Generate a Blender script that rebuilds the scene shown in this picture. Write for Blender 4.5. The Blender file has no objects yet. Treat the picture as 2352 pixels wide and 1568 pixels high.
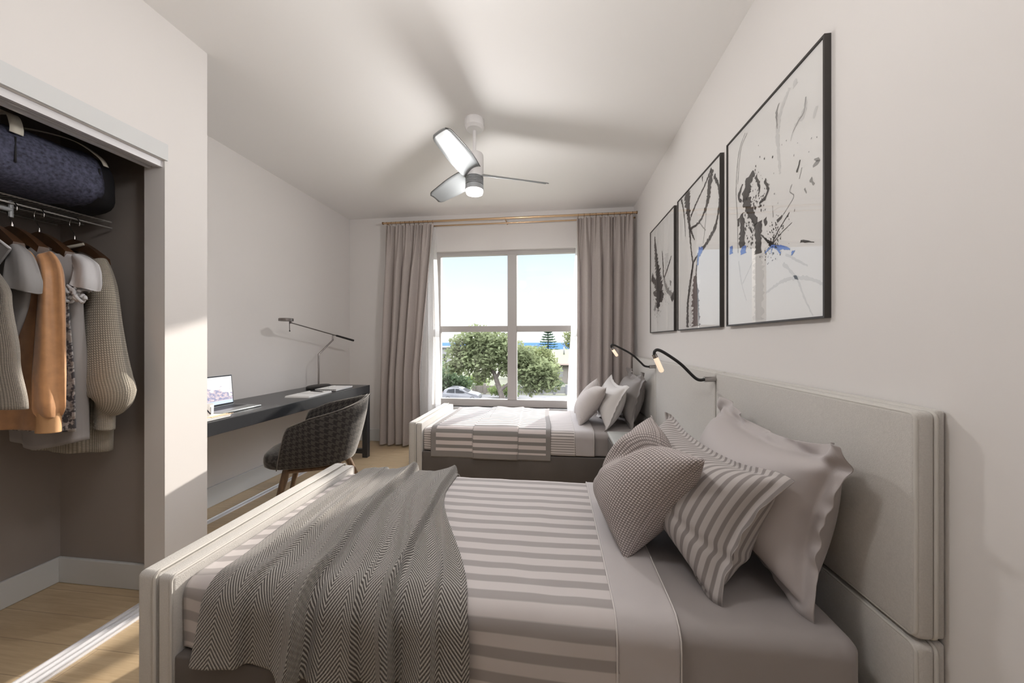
import bpy, bmesh, math, random
import numpy as np
from mathutils import Vector, Matrix
R = math.radians
scn = bpy.context.scene
COL = scn.collection

# ------------------------------------------------------------------ camera, world, sun, lights, exposure
cd = bpy.data.cameras.new('camera'); cam = bpy.data.objects.new('camera', cd); COL.objects.link(cam)
cam.location = (0, 0, 1.21); cam.rotation_euler = (R(90), 0, R(7.0))
cd.sensor_width = 36; cd.lens = 36 * 805 / 2352; cd.clip_start = 0.02; cd.clip_end = 3000
scn.camera = cam
vs = scn.view_settings
scn.display_settings.display_device = 'sRGB'
vs.view_transform = 'Standard'; vs.look = 'None'; vs.gamma = 1; vs.use_curve_mapping = False
vs.exposure = 0.33

w = bpy.data.worlds.new('sky'); scn.world = w; w.use_nodes = True
nt = w.node_tree; nt.nodes.clear()
tc = nt.nodes.new('ShaderNodeTexCoord'); sp = nt.nodes.new('ShaderNodeSeparateXYZ')
rp = nt.nodes.new('ShaderNodeValToRGB'); bg = nt.nodes.new('ShaderNodeBackground'); wo = nt.nodes.new('ShaderNodeOutputWorld')
nt.links.new(tc.outputs['Generated'], sp.inputs[0]); nt.links.new(sp.outputs['Z'], rp.inputs[0])
nt.links.new(rp.outputs[0], bg.inputs[0]); nt.links.new(bg.outputs[0], wo.inputs[0])
cr = rp.color_ramp
cr.elements[0].position = 0.0; cr.elements[0].color = (0.84, 0.85, 0.86, 1)
cr.elements[1].position = 0.9; cr.elements[1].color = (6.6, 6.8, 7.2, 1)
e = cr.elements.new(0.10); e.color = (0.80, 0.845, 0.89, 1)
e = cr.elements.new(0.25); e.color = (0.60, 0.72, 0.86, 1)
e = cr.elements.new(0.30); e.color = (0.8, 0.9, 1.0, 1)
e = cr.elements.new(0.50); e.color = (6.6, 6.8, 7.2, 1)
bg.inputs[1].default_value = 1.1

sd = bpy.data.lights.new('sun', 'SUN'); sd.energy = 5.4; sd.angle = R(1.2); sd.color = (1.0, 0.93, 0.84)
sun = bpy.data.objects.new('sun', sd); COL.objects.link(sun)
sun.rotation_euler = Vector((-0.40, -1.0, -0.36)).to_track_quat('-Z', 'Y').to_euler()

def lamp(name, loc, energy, size, color=(1, 0.985, 0.97), kind='AREA', rot=(0, 0, 0), shape='DISK', sy=None):
    l = bpy.data.lights.new(name, kind); l.energy = energy; l.color = color
    if kind == 'AREA':
        l.shape = shape; l.size = size
        if sy: l.size_y = sy
    else: l.shadow_soft_size = size
    o = bpy.data.objects.new(name, l); COL.objects.link(o); o.location = loc; o.rotation_euler = rot
    return o
# fill globe and fill uplight, added out of view (built below); the bulb of the fan light
FILL_GLOBES = [(-0.45, 0.75)]
for i, (lx, ly) in enumerate(FILL_GLOBES):
    lamp('fill_globe_glow', (lx, ly, 2.20), 18, 0.11, kind='POINT')
FILL_UPLIGHTS = [(0.50, -0.45)]
for x_, y_ in FILL_UPLIGHTS: lamp('fill_uplight_glow', (x_, y_, 1.86), 13, 0.26, kind='AREA', rot=(math.pi, 0, 0))
lamp('fan_light_glow', (-0.543, 2.33, 2.17), 22, 0.058, kind='POINT')

# ------------------------------------------------------------------ node helpers and materials
class NB:
    def __init__(s, name):
        s.m = bpy.data.materials.new(name); s.m.use_nodes = True; s.t = s.m.node_tree
        s.b = s.t.nodes['Principled BSDF']; s.o = s.t.nodes['Material Output']
    def n(s, k, **kw):
        x = s.t.nodes.new(k)
        for a, v in kw.items(): setattr(x, a, v)
        return x
    def put(s, sock, v):
        if hasattr(v, 'is_linked') or hasattr(v, 'links'): s.t.links.new(v, sock)
        else: sock.default_value = v
    def ma(s, op, a, b=0.0, c=None):
        x = s.n('ShaderNodeMath', operation=op); s.put(x.inputs[0], a); s.put(x.inputs[1], b)
        if c is not None: s.put(x.inputs[2], c)
        return x.outputs[0]
    def mix(s, f, a, b):
        x = s.n('ShaderNodeMix', data_type='RGBA'); s.put(x.inputs[0], f)
        s.put(x.inputs[6], a if not isinstance(a, tuple) else (*a, 1)); s.put(x.inputs[7], b if not isinstance(b, tuple) else (*b, 1))
        return x.outputs[2]
    def co(s, k='Object'): return s.n('ShaderNodeTexCoord').outputs[k]
    def uv(s):
        x = s.n('ShaderNodeSeparateXYZ'); s.t.links.new(s.co('UV'), x.inputs[0]); return x.outputs[0], x.outputs[1]
    def mapp(s, v, scale=(1, 1, 1), rot=(0, 0, 0)):
        x = s.n('ShaderNodeMapping'); s.t.links.new(v, x.inputs[0]); x.inputs['Scale'].default_value = scale; x.inputs['Rotation'].default_value = rot
        return x.outputs[0]
    def noise(s, scale, detail=3, vec=None, rough=0.5):
        x = s.n('ShaderNodeTexNoise'); x.inputs['Scale'].default_value = scale; x.inputs['Detail'].default_value = detail
        x.inputs['Roughness'].default_value = rough
        s.t.links.new(vec if vec is not None else s.co(), x.inputs['Vector']); return x.outputs['Fac']
    def ramp(s, f, a, b):
        x = s.n('ShaderNodeMapRange'); s.put(x.inputs[0], f); x.inputs[1].default_value = a; x.inputs[2].default_value = b; return x.outputs[0]
    def bump(s, h, strength=0.3, dist=0.002, prev=None):
        x = s.n('ShaderNodeBump'); s.put(x.inputs['Height'], h); x.inputs['Strength'].default_value = strength; x.inputs['Distance'].default_value = dist
        s.t.links.new(x.outputs[0], s.b.inputs['Normal']); return x.outputs[0]
    def col(s, c): s.put(s.b.inputs['Base Color'], c if not isinstance(c, tuple) else (*c, 1))
    def rough(s, r): s.put(s.b.inputs['Roughness'], r)

def simple(name, c, rough=0.6, metal=0, bump=0, bs=200, var=0, vs_=6, sheen=0, dist=0.001, emis=None, es=0, spec=None):
    m = NB(name); c = tuple(c)
    if var:
        f = m.noise(vs_, 4); m.col(m.mix(m.ramp(f, 0.3, 0.7), tuple(x * (1 - var) for x in c), tuple(min(1, x * (1 + var)) for x in c)))
    else: m.col(c)
    m.rough(rough); m.b.inputs['Metallic'].default_value = metal
    if bump: m.bump(m.noise(bs, 3), bump, dist)
    if sheen:
        m.b.inputs['Sheen Weight'].default_value = sheen; m.b.inputs['Sheen Roughness'].default_value = 0.5
    if spec is not None: m.b.inputs['Specular IOR Level'].default_value = spec
    if emis: m.b.inputs['Emission Color'].default_value = (*emis, 1); m.b.inputs['Emission Strength'].default_value = es
    return m.m

MT = {}
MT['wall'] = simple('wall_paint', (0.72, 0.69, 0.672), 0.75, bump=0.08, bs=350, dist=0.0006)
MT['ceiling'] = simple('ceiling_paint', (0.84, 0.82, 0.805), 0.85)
MT['closet'] = simple('closet_wall_shaded', (0.30, 0.262, 0.24), 0.8, bump=0.05, bs=350, dist=0.0006)  # wall colour darkened to stand in for the shade inside the closet
MT['rearwall'] = simple('rear_wall_light_absorber', (0.06, 0.045, 0.035), 0.6)  # unseen wall coloured dark to cut light bouncing back onto the beds
MT['trim'] = simple('white_trim', (0.63, 0.635, 0.635), 0.4)
MT['track'] = simple('aluminium_track', (0.75, 0.74, 0.76), 0.3, metal=0.3)
MT['wframe'] = simple('window_vinyl', (0.46, 0.435, 0.42), 0.45)
MT['gold'] = simple('brass', (0.62, 0.44, 0.28), 0.3, metal=1)
MT['goldring'] = simple('dark_brass', (0.30, 0.19, 0.11), 0.35, metal=1)
MT['chrome'] = simple('chrome', (0.42, 0.40, 0.39), 0.2, metal=1)
MT['fanwhite'] = simple('fan_white_enamel', (0.82, 0.80, 0.80), 0.35)
MT['fansilver'] = simple('fan_brushed_silver', (0.36, 0.37, 0.38), 0.5, metal=0.1)
MT['blade'] = simple('fan_blade_grey', (0.25, 0.26, 0.265), 0.5)
MT['fandark'] = simple('blade_edge', (0.05, 0.05, 0.05), 0.4)
MT['glow'] = simple('lamp_lens', (1, 0.95, 0.9), 0.4, emis=(1, 0.97, 0.94), es=1.3)
MT['warmglow'] = simple('warm_led_tube', (0.9, 0.8, 0.7), 0.3, emis=(1, 0.74, 0.50), es=0.55)
MT['black'] = simple('black_rubber', (0.012, 0.011, 0.011), 0.45)
MT['desk'] = simple('black_lacquer', (0.030, 0.031, 0.034), 0.28)
MT['deskedge'] = MT['desk']
MT['frameblack'] = simple('picture_frame_black', (0.035, 0.030, 0.027), 0.4)
MT['paper'] = simple('art_paper', (0.76, 0.745, 0.73), 0.9)
MT['bookpaper'] = simple('white_book_paper', (0.80, 0.79, 0.78), 0.7)
MT['ink'] = simple('ink_black', (0.045, 0.040, 0.038), 0.8)
MT['grey'] = simple('ink_grey', (0.30, 0.29, 0.28), 0.8)
MT['blue'] = simple('ink_blue', (0.09, 0.19, 0.55), 0.8)
MT['pale'] = simple('ink_wash', (0.62, 0.61, 0.60), 0.8)
MT['brown'] = simple('ink_brown', (0.12, 0.09, 0.085), 0.8)
MT['white_ceramic'] = simple('white_ceramic', (0.82, 0.80, 0.78), 0.2)
MT['dark_letter'] = simple('dark_lettering', (0.04, 0.04, 0.05), 0.4)
MT['alu'] = simple('laptop_aluminium', (0.45, 0.47, 0.48), 0.35, metal=0.8)
MT['keys'] = simple('laptop_keys', (0.03, 0.032, 0.035), 0.5)
MT['pencil'] = simple('pencil_wood', (0.62, 0.46, 0.30), 0.6)
MT['hanger'] = simple('dark_walnut_hanger', (0.055, 0.026, 0.012), 0.35, var=0.3, vs_=20)
MT['wire'] = simple('shelf_wire', (0.55, 0.53, 0.50), 0.4)
MT['denim'] = simple('denim', (0.055, 0.058, 0.095), 0.9, bump=0.5, bs=420, var=0.55, vs_=90)
MT['bagblack'] = simple('bag_black_canvas', (0.010, 0.010, 0.013), 0.75, bump=0.2, bs=200)
MT['strap'] = simple('cream_strap', (0.60, 0.56, 0.48), 0.8, bump=0.2, bs=300)
MT['darkfab'] = simple('dark_rail_fabric', (0.105, 0.090, 0.082), 0.85, bump=0.25, bs=300, var=0.06)
MT['upholstery'] = simple('cream_upholstery', (0.53, 0.505, 0.475), 0.9, bump=0.7, bs=420, var=0.05, vs_=220, sheen=0.25, dist=0.0012)
MT['piping'] = simple('upholstery_piping', (0.55, 0.525, 0.49), 0.85, bump=0.3, bs=400)
MT['nightstand'] = simple('pale_stone_veneer', (0.38, 0.38, 0.36), 0.45, var=0.06, vs_=15)
MT['nightdark'] = simple('nightstand_body_shadowed', (0.10, 0.088, 0.08), 0.6)  # body colour darkened to carry the shadow on the nightstand front
MT['mattress'] = simple('mattress_ticking', (0.55, 0.52, 0.50), 0.9)
MT['sheet'] = simple('mauve_grey_cotton', (0.30, 0.270, 0.262), 0.72, bump=0.12, bs=500, sheen=0.15)
MT['shamgrey'] = simple('mauve_grey_sateen', (0.42, 0.38, 0.372), 0.65, bump=0.12, bs=500, sheen=0.2)
MT['foldband'] = simple('pale_grey_cotton', (0.45, 0.415, 0.41), 0.7, bump=0.12, bs=500, sheen=0.15)
MT['darkpillow'] = simple('charcoal_taupe_cotton', (0.285, 0.26, 0.25), 0.72, bump=0.12, bs=500, sheen=0.12)
MT['whitecotton'] = simple('white_linen', (0.62, 0.59, 0.575), 0.8, bump=0.25, bs=420, sheen=0.1)
MT['seam'] = simple('pale_seam_thread', (0.62, 0.58, 0.56), 0.8)
MT['orange'] = simple('camel_suede', (0.50, 0.255, 0.115), 0.5, bump=0.25, bs=120, var=0.12, vs_=30, sheen=0.3)
MT['orangecuff'] = simple('camel_cuff', (0.58, 0.33, 0.16), 0.7, bump=0.2, bs=150)
MT['greyblouse'] = simple('white_blouse_cotton', (0.52, 0.51, 0.52), 0.75, bump=0.15, bs=300)
MT['greydress'] = simple('grey_viscose', (0.30, 0.28, 0.275), 0.8, bump=0.15, bs=300)
MT['greyshirt'] = simple('grey_poplin', (0.26, 0.25, 0.25), 0.7, bump=0.1, bs=300)
MT['scarf'] = simple('slate_scarf', (0.045, 0.05, 0.055), 0.85, bump=0.2, bs=200)
MT['gunmetal'] = simple('gunmetal', (0.22, 0.20, 0.19), 0.28, metal=1)
MT['chairpiping'] = simple('chair_piping', (0.12, 0.108, 0.097), 0.7)
MT['boot'] = simple('black_leather', (0.012, 0.011, 0.012), 0.35)
MT['button'] = simple('dark_button', (0.08, 0.075, 0.075), 0.3)

def knit(name, c, sc=170):
    m = NB(name); u, v = m.uv()
    a = m.ma('SINE', m.ma('MULTIPLY', u, sc * 6.283)); ph = m.ma('MULTIPLY', m.ma('ABSOLUTE', m.ma('SINE', m.ma('MULTIPLY', u, sc * 3.1416))), 1.6)
    b = m.ma('SINE', m.ma('ADD', m.ma('MULTIPLY', v, sc * 6.283), ph))
    h = m.ma('MULTIPLY', m.ma('ADD', a, 1.2), m.ma('ADD', b, 1.2)); h = m.ma('MULTIPLY', h, 0.25)
    m.col(m.mix(m.ramp(h, 0.0, 0.7), tuple(x * 0.48 for x in c), tuple(min(1, x * 1.25) for x in c)))
    m.rough(0.9); m.bump(h, 0.6, 0.003); m.b.inputs['Sheen Weight'].default_value = 0.2
    return m.m
MT['knit'] = knit('beige_knit', (0.40, 0.355, 0.29), 175)
MT['knitrib'] = knit('beige_rib', (0.44, 0.395, 0.33), 120)
MT['knit2'] = knit('oatmeal_knit', (0.42, 0.375, 0.32), 190)

def stripes(name, ca, cb, period, duty=0.5, axis=1, border=None, soft=0.03, u0=0, wob=0.0):
    """stripes across v (metres of cloth); ca / cb woven colours"""
    m = NB(name); u, v = m.uv(); q = v if axis == 1 else u
    if wob: q = m.ma('ADD', q, m.ma('MULTIPLY', m.noise(3.0, 2), wob))
    fr = m.ma('FRACT', m.ma('DIVIDE', q, period))
    t = m.ma('ABSOLUTE', m.ma('SUBTRACT', fr, 0.5))
    f = m.ramp(t, duty / 2 - soft, duty / 2 + soft)
    c = m.mix(f, ca, cb)
    m.col(c); m.rough(0.75); m.bump(m.noise(600, 2), 0.1, 0.001); m.b.inputs['Sheen Weight'].default_value = 0.15
    return m.m
MT['stripe_duvet'] = stripes('striped_duvet_cotton', (0.31, 0.28, 0.27), (0.52, 0.475, 0.462), 0.066, 0.46)
MT['stripe_fine'] = stripes('fine_striped_cotton', (0.27, 0.24, 0.23), (0.58, 0.53, 0.51), 0.020, 0.42)
MT['stripe_sham'] = stripes('striped_sham_cotton', (0.225, 0.20, 0.192), (0.43, 0.392, 0.378), 0.024, 0.42, axis=0)

def blanket_mat():
    m = NB('bordered_stripe_blanket'); u, v = m.uv()
    fr = m.ma('FRACT', m.ma('DIVIDE', v, 0.062)); t = m.ma('ABSOLUTE', m.ma('SUBTRACT', fr, 0.5))
    c = m.mix(m.ramp(t, 0.21, 0.25), (0.22, 0.205, 0.195), (0.60, 0.535, 0.52))
    # border: u in [0, 1.02], v in [0, 1.3]
    bu = m.ma('LESS_THAN', u, 0.045); bu2 = m.ma('GREATER_THAN', u, 0.975); bv = m.ma('LESS_THAN', v, 0.055)
    b = m.ma('MINIMUM', m.ma('ADD', m.ma('ADD', bu, bu2), bv), 1.0)
    m.col(m.mix(b, c, (0.235, 0.215, 0.205))); m.rough(0.8); m.bump(m.noise(500, 2), 0.15, 0.001)
    return m.m
MT['blanket'] = blanket_mat()

def herringbone():
    m = NB('herringbone_throw_wool'); u, v = m.uv()
    col_w = 0.060
    tri = m.ma('ABSOLUTE', m.ma('SUBTRACT', m.ma('FRACT', m.ma('DIVIDE', u, col_w * 2)), 0.5))
    q = m.ma('ADD', v, m.ma('MULTIPLY', tri, col_w * 2 * 1.5))
    s = m.ma('SINE', m.ma('MULTIPLY', q, 6.283 / 0.0140))
    s2 = m.ma('SINE', m.ma('MULTIPLY', m.ma('SUBTRACT', u, m.ma('MULTIPLY', v, 0.3)), 6.283 / 0.0035))
    h = m.ma('ADD', m.ma('MULTIPLY', s, 0.5), 0.5)
    h2 = m.ma('ADD', h, m.ma('MULTIPLY', s2, 0.12)); h2 = m.ma('ADD', h2, m.ma('MULTIPLY', m.ma('SUBTRACT', m.noise(260, 2), 0.5), 0.5))
    m.col(m.mix(m.ramp(h2, 0.35, 0.72), (0.082, 0.072, 0.065), (0.42, 0.39, 0.355)))
    m.rough(0.95); m.bump(h2, 0.7, 0.003); m.b.inputs['Sheen Weight'].default_value = 0.2
    return m.m
MT['throw'] = herringbone()

def waffle():
    m = NB('woven_waffle_cushion'); u, v = m.uv()
    P = 6.283 / 0.0085
    a = m.ma('SINE', m.ma('MULTIPLY', u, P)); b = m.ma('SINE', m.ma('MULTIPLY', v, P))
    h = m.ma('MULTIPLY', m.ma('MULTIPLY', m.ma('ADD', a, 1.0), m.ma('ADD', b, 1.0)), 0.25)
    m.col(m.mix(m.ramp(h, 0.0, 0.5), (0.25, 0.215, 0.207), (0.64, 0.575, 0.558)))
    m.rough(0.9); m.bump(h, 0.7, 0.003)
    return m.m
MT['waffle'] = waffle()
def waffle2():
    m = NB('pale_ribbed_cushion'); u, v = m.uv()
    a = m.ma('SINE', m.ma('MULTIPLY', v, 6.283 / 0.010)); h = m.ma('ADD', m.ma('MULTIPLY', a, 0.5), 0.5)
    m.col(m.mix(h, (0.44, 0.40, 0.385), (0.60, 0.55, 0.535))); m.rough(0.9); m.bump(h, 0.4, 0.002)
    return m.m
MT['ribcushion'] = waffle2()

def houndstooth():
    m = NB('houndstooth_velvet'); u, v = m.uv(); T = 0.0058
    x = m.ma('FLOOR', m.ma('DIVIDE', u, T)); y = m.ma('FLOOR', m.ma('DIVIDE', v, T))
    def mod(a, b): return m.ma('SUBTRACT', a, m.ma('MULTIPLY', m.ma('FLOOR', m.ma('DIVIDE', a, b)), b))
    wx = m.ma('LESS_THAN', mod(x, 8.0), 3.5); wy = m.ma('LESS_THAN', mod(y, 8.0), 3.5)
    tw = m.ma('LESS_THAN', mod(m.ma('ADD', x, y), 4.0), 1.5)
    d = m.ma('ADD', m.ma('MULTIPLY', wx, tw), m.ma('MULTIPLY', wy, m.ma('SUBTRACT', 1.0, tw)))
    m.col(m.mix(d, (0.048, 0.041, 0.037), (0.012, 0.0095, 0.0085))); m.rough(0.85)
    m.b.inputs['Sheen Weight'].default_value = 0.5; m.b.inputs['Sheen Roughness'].default_value = 0.35
    m.b.inputs['Sheen Tint'].default_value = (1, 0.95, 0.88, 1)
    m.bump(m.noise(500, 2), 0.2, 0.001)
    return m.m
MT['hound'] = houndstooth()

def wood(name, c1, c2, scale=(1, 1, 1), rough=0.45):
    m = NB(name); v = m.mapp(m.co(), scale); f = m.noise(6, 6, v, 0.6)
    m.col(m.mix(m.ramp(f, 0.3, 0.7), c1, c2)); m.rough(rough); m.bump(f, 0.15, 0.001); return m.m
MT['walnut'] = wood('walnut_legs', (0.075, 0.042, 0.024), (0.20, 0.12, 0.07), (9, 9, 1.2), 0.4)

def planks():
    m = NB('oak_plank_floor'); co = m.co()
    br = m.n('ShaderNodeTexBrick'); m.t.links.new(co, br.inputs['Vector'])
    br.inputs['Scale'].default_value = 1.0; br.inputs['Brick Width'].default_value = 1.3; br.inputs['Row Height'].default_value = 0.13
    br.inputs['Mortar Size'].default_value = 0.0012; br.inputs['Mortar Smooth'].default_value = 0.1; br.offset = 0.37
    br.inputs['Color1'].default_value = (0.2, 0.2, 0.2, 1); br.inputs['Color2'].default_value = (0.8, 0.8, 0.8, 1); br.inputs['Mortar'].default_value = (0.5, 0.5, 0.5, 1)
    g = m.noise(5, 8, m.mapp(co, (0.9, 14, 1)), 0.65); g2 = m.noise(2.0, 4, m.mapp(co, (0.5, 5, 1)))
    c = m.mix(m.ramp(g, 0.3, 0.72), (0.44, 0.31, 0.18), (0.64, 0.50, 0.325))
    c = m.mix(m.ma('MULTIPLY', m.ramp(g2, 0.35, 0.7), 0.35), c, (0.55, 0.40, 0.24))
    sb = m.n('ShaderNodeSeparateColor'); m.t.links.new(br.outputs['Color'], sb.inputs[0])
    c = m.mix(m.ma('MULTIPLY', sb.outputs[0], 0.22), c, (0.42, 0.33, 0.21))
    c = m.mix(m.ma('MULTIPLY', br.outputs['Fac'], 0.6), c, (0.16, 0.11, 0.07))
    m.col(c); m.rough(0.38); m.bump(m.ma('SUBTRACT', m.ma('MULTIPLY', g, 0.3), br.outputs['Fac']), 0.15, 0.002)
    return m.m
MT['floor'] = planks()

def glass_mat(name, f0, tint=(1, 1, 1)):
    m = NB(name); lw = m.n('ShaderNodeLayerWeight'); lw.inputs[0].default_value = 0.5
    f = m.ma('ADD', f0, m.ma('MULTIPLY', m.ma('POWER', lw.outputs['Facing'], 5.0), 1 - f0))
    tr = m.n('ShaderNodeBsdfTransparent'); tr.inputs[0].default_value = (*tint, 1); gl = m.n('ShaderNodeBsdfGlossy'); gl.inputs['Roughness'].default_value = 0.003
    mx = m.n('ShaderNodeMixShader'); L = m.t.links
    L.new(f, mx.inputs[0]); L.new(tr.outputs[0], mx.inputs[1]); L.new(gl.outputs[0], mx.inputs[2]); L.new(mx.outputs[0], m.o.inputs[0])
    m.t.nodes.remove(m.b); return m.m
MT['glass'] = glass_mat('window_glass', 0.02)
MT['picglass'] = glass_mat('picture_glass', 0.11)

def translucent(name, c, tr=0.5, fold=0, transp=0.0):
    m = NB(name); d = m.n('ShaderNodeBsdfDiffuse'); t = m.n('ShaderNodeBsdfTranslucent'); x = m.n('ShaderNodeMixShader')
    f = m.noise(250, 3); cc = m.mix(m.ramp(f, 0.25, 0.75), tuple(a * 0.86 for a in c), tuple(min(1, a * 1.1) for a in c))
    L = m.t.links; L.new(cc, d.inputs[0]); L.new(cc, t.inputs[0]); x.inputs[0].default_value = tr
    L.new(d.outputs[0], x.inputs[1]); L.new(t.outputs[0], x.inputs[2]); out = x.outputs[0]
    if transp:
        tp = m.n('ShaderNodeBsdfTransparent'); y = m.n('ShaderNodeMixShader'); y.inputs[0].default_value = transp
        L.new(out, y.inputs[1]); L.new(tp.outputs[0], y.inputs[2]); out = y.outputs[0]
    L.new(out, m.o.inputs[0]); m.t.nodes.remove(m.b); return m.m
MT['curtain'] = translucent('taupe_linen_curtain', (0.50, 0.445, 0.42), 0.16)
MT['sheer'] = translucent('white_sheer_voile', (0.95, 0.93, 0.92), 0.6, transp=0.10)
MT['fillglobeglass'] = glass_mat('fill_globe_clear_glass', 0.04)
def leafmat(name, c):
    m = NB(name); d = m.n('ShaderNodeBsdfDiffuse'); t = m.n('ShaderNodeBsdfTranslucent'); x = m.n('ShaderNodeMixShader')
    f = m.noise(0.9, 4); cc = m.mix(m.ramp(f, 0.3, 0.7), tuple(a * 0.7 for a in c), tuple(min(1, a * 1.3) for a in c))
    L = m.t.links; L.new(cc, d.inputs[0]); L.new(cc, t.inputs[0]); x.inputs[0].default_value = 0.5
    L.new(d.outputs[0], x.inputs[1]); L.new(t.outputs[0], x.inputs[2]); L.new(x.outputs[0], m.o.inputs[0]); m.t.nodes.remove(m.b); return m.m
MT['leaf_gum'] = leafmat('gum_leaves', (0.167, 0.192, 0.105))
MT['leaf_dark'] = leafmat('dark_leaves', (0.093, 0.130, 0.074))
MT['leaf_lime'] = leafmat('lime_leaves', (0.167, 0.223, 0.081))
MT['leaf_pine'] = leafmat('pine_needles', (0.074, 0.130, 0.081))
MT['leaf_yellow'] = leafmat('yellow_green_leaves', (0.161, 0.180, 0.087))
MT['bark'] = simple('bark', (0.124, 0.105, 0.093), 0.9, bump=0.3, bs=8, var=0.3, vs_=4, dist=0.02)
MT['ground'] = simple('pale_ground', (0.081, 0.084, 0.056), 0.9, var=0.1, vs_=0.3)
MT['road'] = simple('asphalt', (0.105, 0.104, 0.105), 0.9)
MT['sea'] = simple('sea_water', (0.037, 0.074, 0.186), 1.0, spec=0.0)
MT['hill'] = simple('far_vegetation', (0.093, 0.118, 0.062), 0.9, var=0.2, vs_=0.05)
MT['carpaint'] = simple('silver_car_paint', (0.17, 0.172, 0.185), 0.35)
MT['carglass'] = simple('car_glass', (0.03, 0.032, 0.036), 0.5, spec=0.1)
MT['tyre'] = simple('tyre_rubber', (0.08, 0.08, 0.085), 0.8)
MT['rim'] = simple('wheel_rim', (0.6, 0.6, 0.62), 0.3, metal=0.5)
MT['taillight'] = simple('red_lens', (0.6, 0.05, 0.05), 0.3)
MT['roofyellow'] = simple('pale_metal_roof', (0.136, 0.136, 0.093), 0.9)
MT['housewall'] = simple('cream_render', (0.186, 0.167, 0.146), 0.8)
MT['gutter'] = simple('brown_gutter', (0.32, 0.25, 0.22), 0.6)
MT['whitewall'] = simple('white_render', (0.198, 0.198, 0.198), 0.8)
MT['bluetank'] = simple('blue_tank_paint', (0.074, 0.124, 0.260), 0.6)
MT['fencewood'] = simple('pale_fence', (0.223, 0.198, 0.174), 0.8)
MT['fencegrey'] = simple('grey_fence', (0.149, 0.149, 0.155), 0.8)

def screen_mat():
    m = NB('laptop_screen_picture'); u, v = m.uv()
    n1 = m.noise(5, 5, m.mapp(m.co('UV'), (1, 1, 1))); ridge = m.ma('ADD', m.ma('MULTIPLY', m.ma('SUBTRACT', n1, 0.5), 1.1), m.ma('ADD', 0.46, m.ma('MULTIPLY', m.ma('SUBTRACT', 0.75, u), 0.45)))
    ins = m.ma('LESS_THAN', v, ridge); n2 = m.noise(14, 4, m.co('UV'))
    sky = m.mix(v, (1.0, 0.86, 0.72), (0.93, 0.90, 0.95)); rock = m.mix(m.ramp(n2, 0.35, 0.65), (0.28, 0.30, 0.48), (0.86, 0.70, 0.70))
    c = m.mix(ins, sky, rock); low = m.ma('LESS_THAN', v, 0.12); c = m.mix(low, c, (0.66, 0.76, 0.92))
    m.col((0.02, 0.02, 0.02)); m.put(m.b.inputs['Emission Color'], c); m.b.inputs['Emission Strength'].default_value = 0.95; m.rough(0.3); return m.m
MT['screen'] = screen_mat()

# ------------------------------------------------------------------ object helpers
def tag(o, label=None, cat=None, group=None, kind=None):
    if label: o['label'] = label
    if cat: o['category'] = cat
    if group: o['group'] = group
    if kind: o['kind'] = kind
    return o
def empty(name, loc=(0, 0, 0), label=None, cat=None, group=None, rz=0):
    o = bpy.data.objects.new(name, None); COL.objects.link(o); o.location = loc; o.rotation_euler = (0, 0, rz)
    o.empty_display_size = 0.05
    return tag(o, label, cat, group)
def mesh(name, verts, faces, mat, parent=None, smooth=True, uvs=None, sub=0, solid=0, soff=1.0, bevel=0, local=False):
    """verts are world coordinates unless local; object gets them as its own coordinates below parent"""
    me = bpy.data.meshes.new(name); me.from_pydata([tuple(map(float, v)) for v in verts], [], faces); me.update()
    if uvs is not None:
        ul = me.uv_layers.new(name='UVMap'); li = np.zeros(len(me.loops), dtype=np.int32); me.loops.foreach_get('vertex_index', li)
        ul.data.foreach_set('uv', np.asarray(uvs, dtype=np.float32)[li].ravel())
    o = bpy.data.objects.new(name, me); COL.objects.link(o)
    if mat: me.materials.append(MT[mat] if isinstance(mat, str) else mat)
    if smooth: me.polygons.foreach_set('use_smooth', [True] * len(me.polygons))
    if solid:
        s = o.modifiers.new('solid', 'SOLIDIFY'); s.thickness = solid; s.offset = soff
    if bevel:
        b = o.modifiers.new('bevel', 'BEVEL'); b.width = bevel; b.segments = 3; b.limit_method = 'ANGLE'; b.angle_limit = R(40)
    if sub:
        s = o.modifiers.new('sub', 'SUBSURF'); s.levels = sub; s.render_levels = sub
    if parent is not None:
        o.parent = parent
        if not local: shift(o, parent)
    return o
def shift(o, parent):
    # vertices were given in world space: express them in the parent's space
    M = Matrix.Identity(4); p = parent; chain = []
    while p is not None:
        chain.append(p); p = p.parent
    for p in reversed(chain):
        M = M @ Matrix.LocRotScale(p.location, p.rotation_euler, p.scale)
    o.data.transform(M.inverted())
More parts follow.
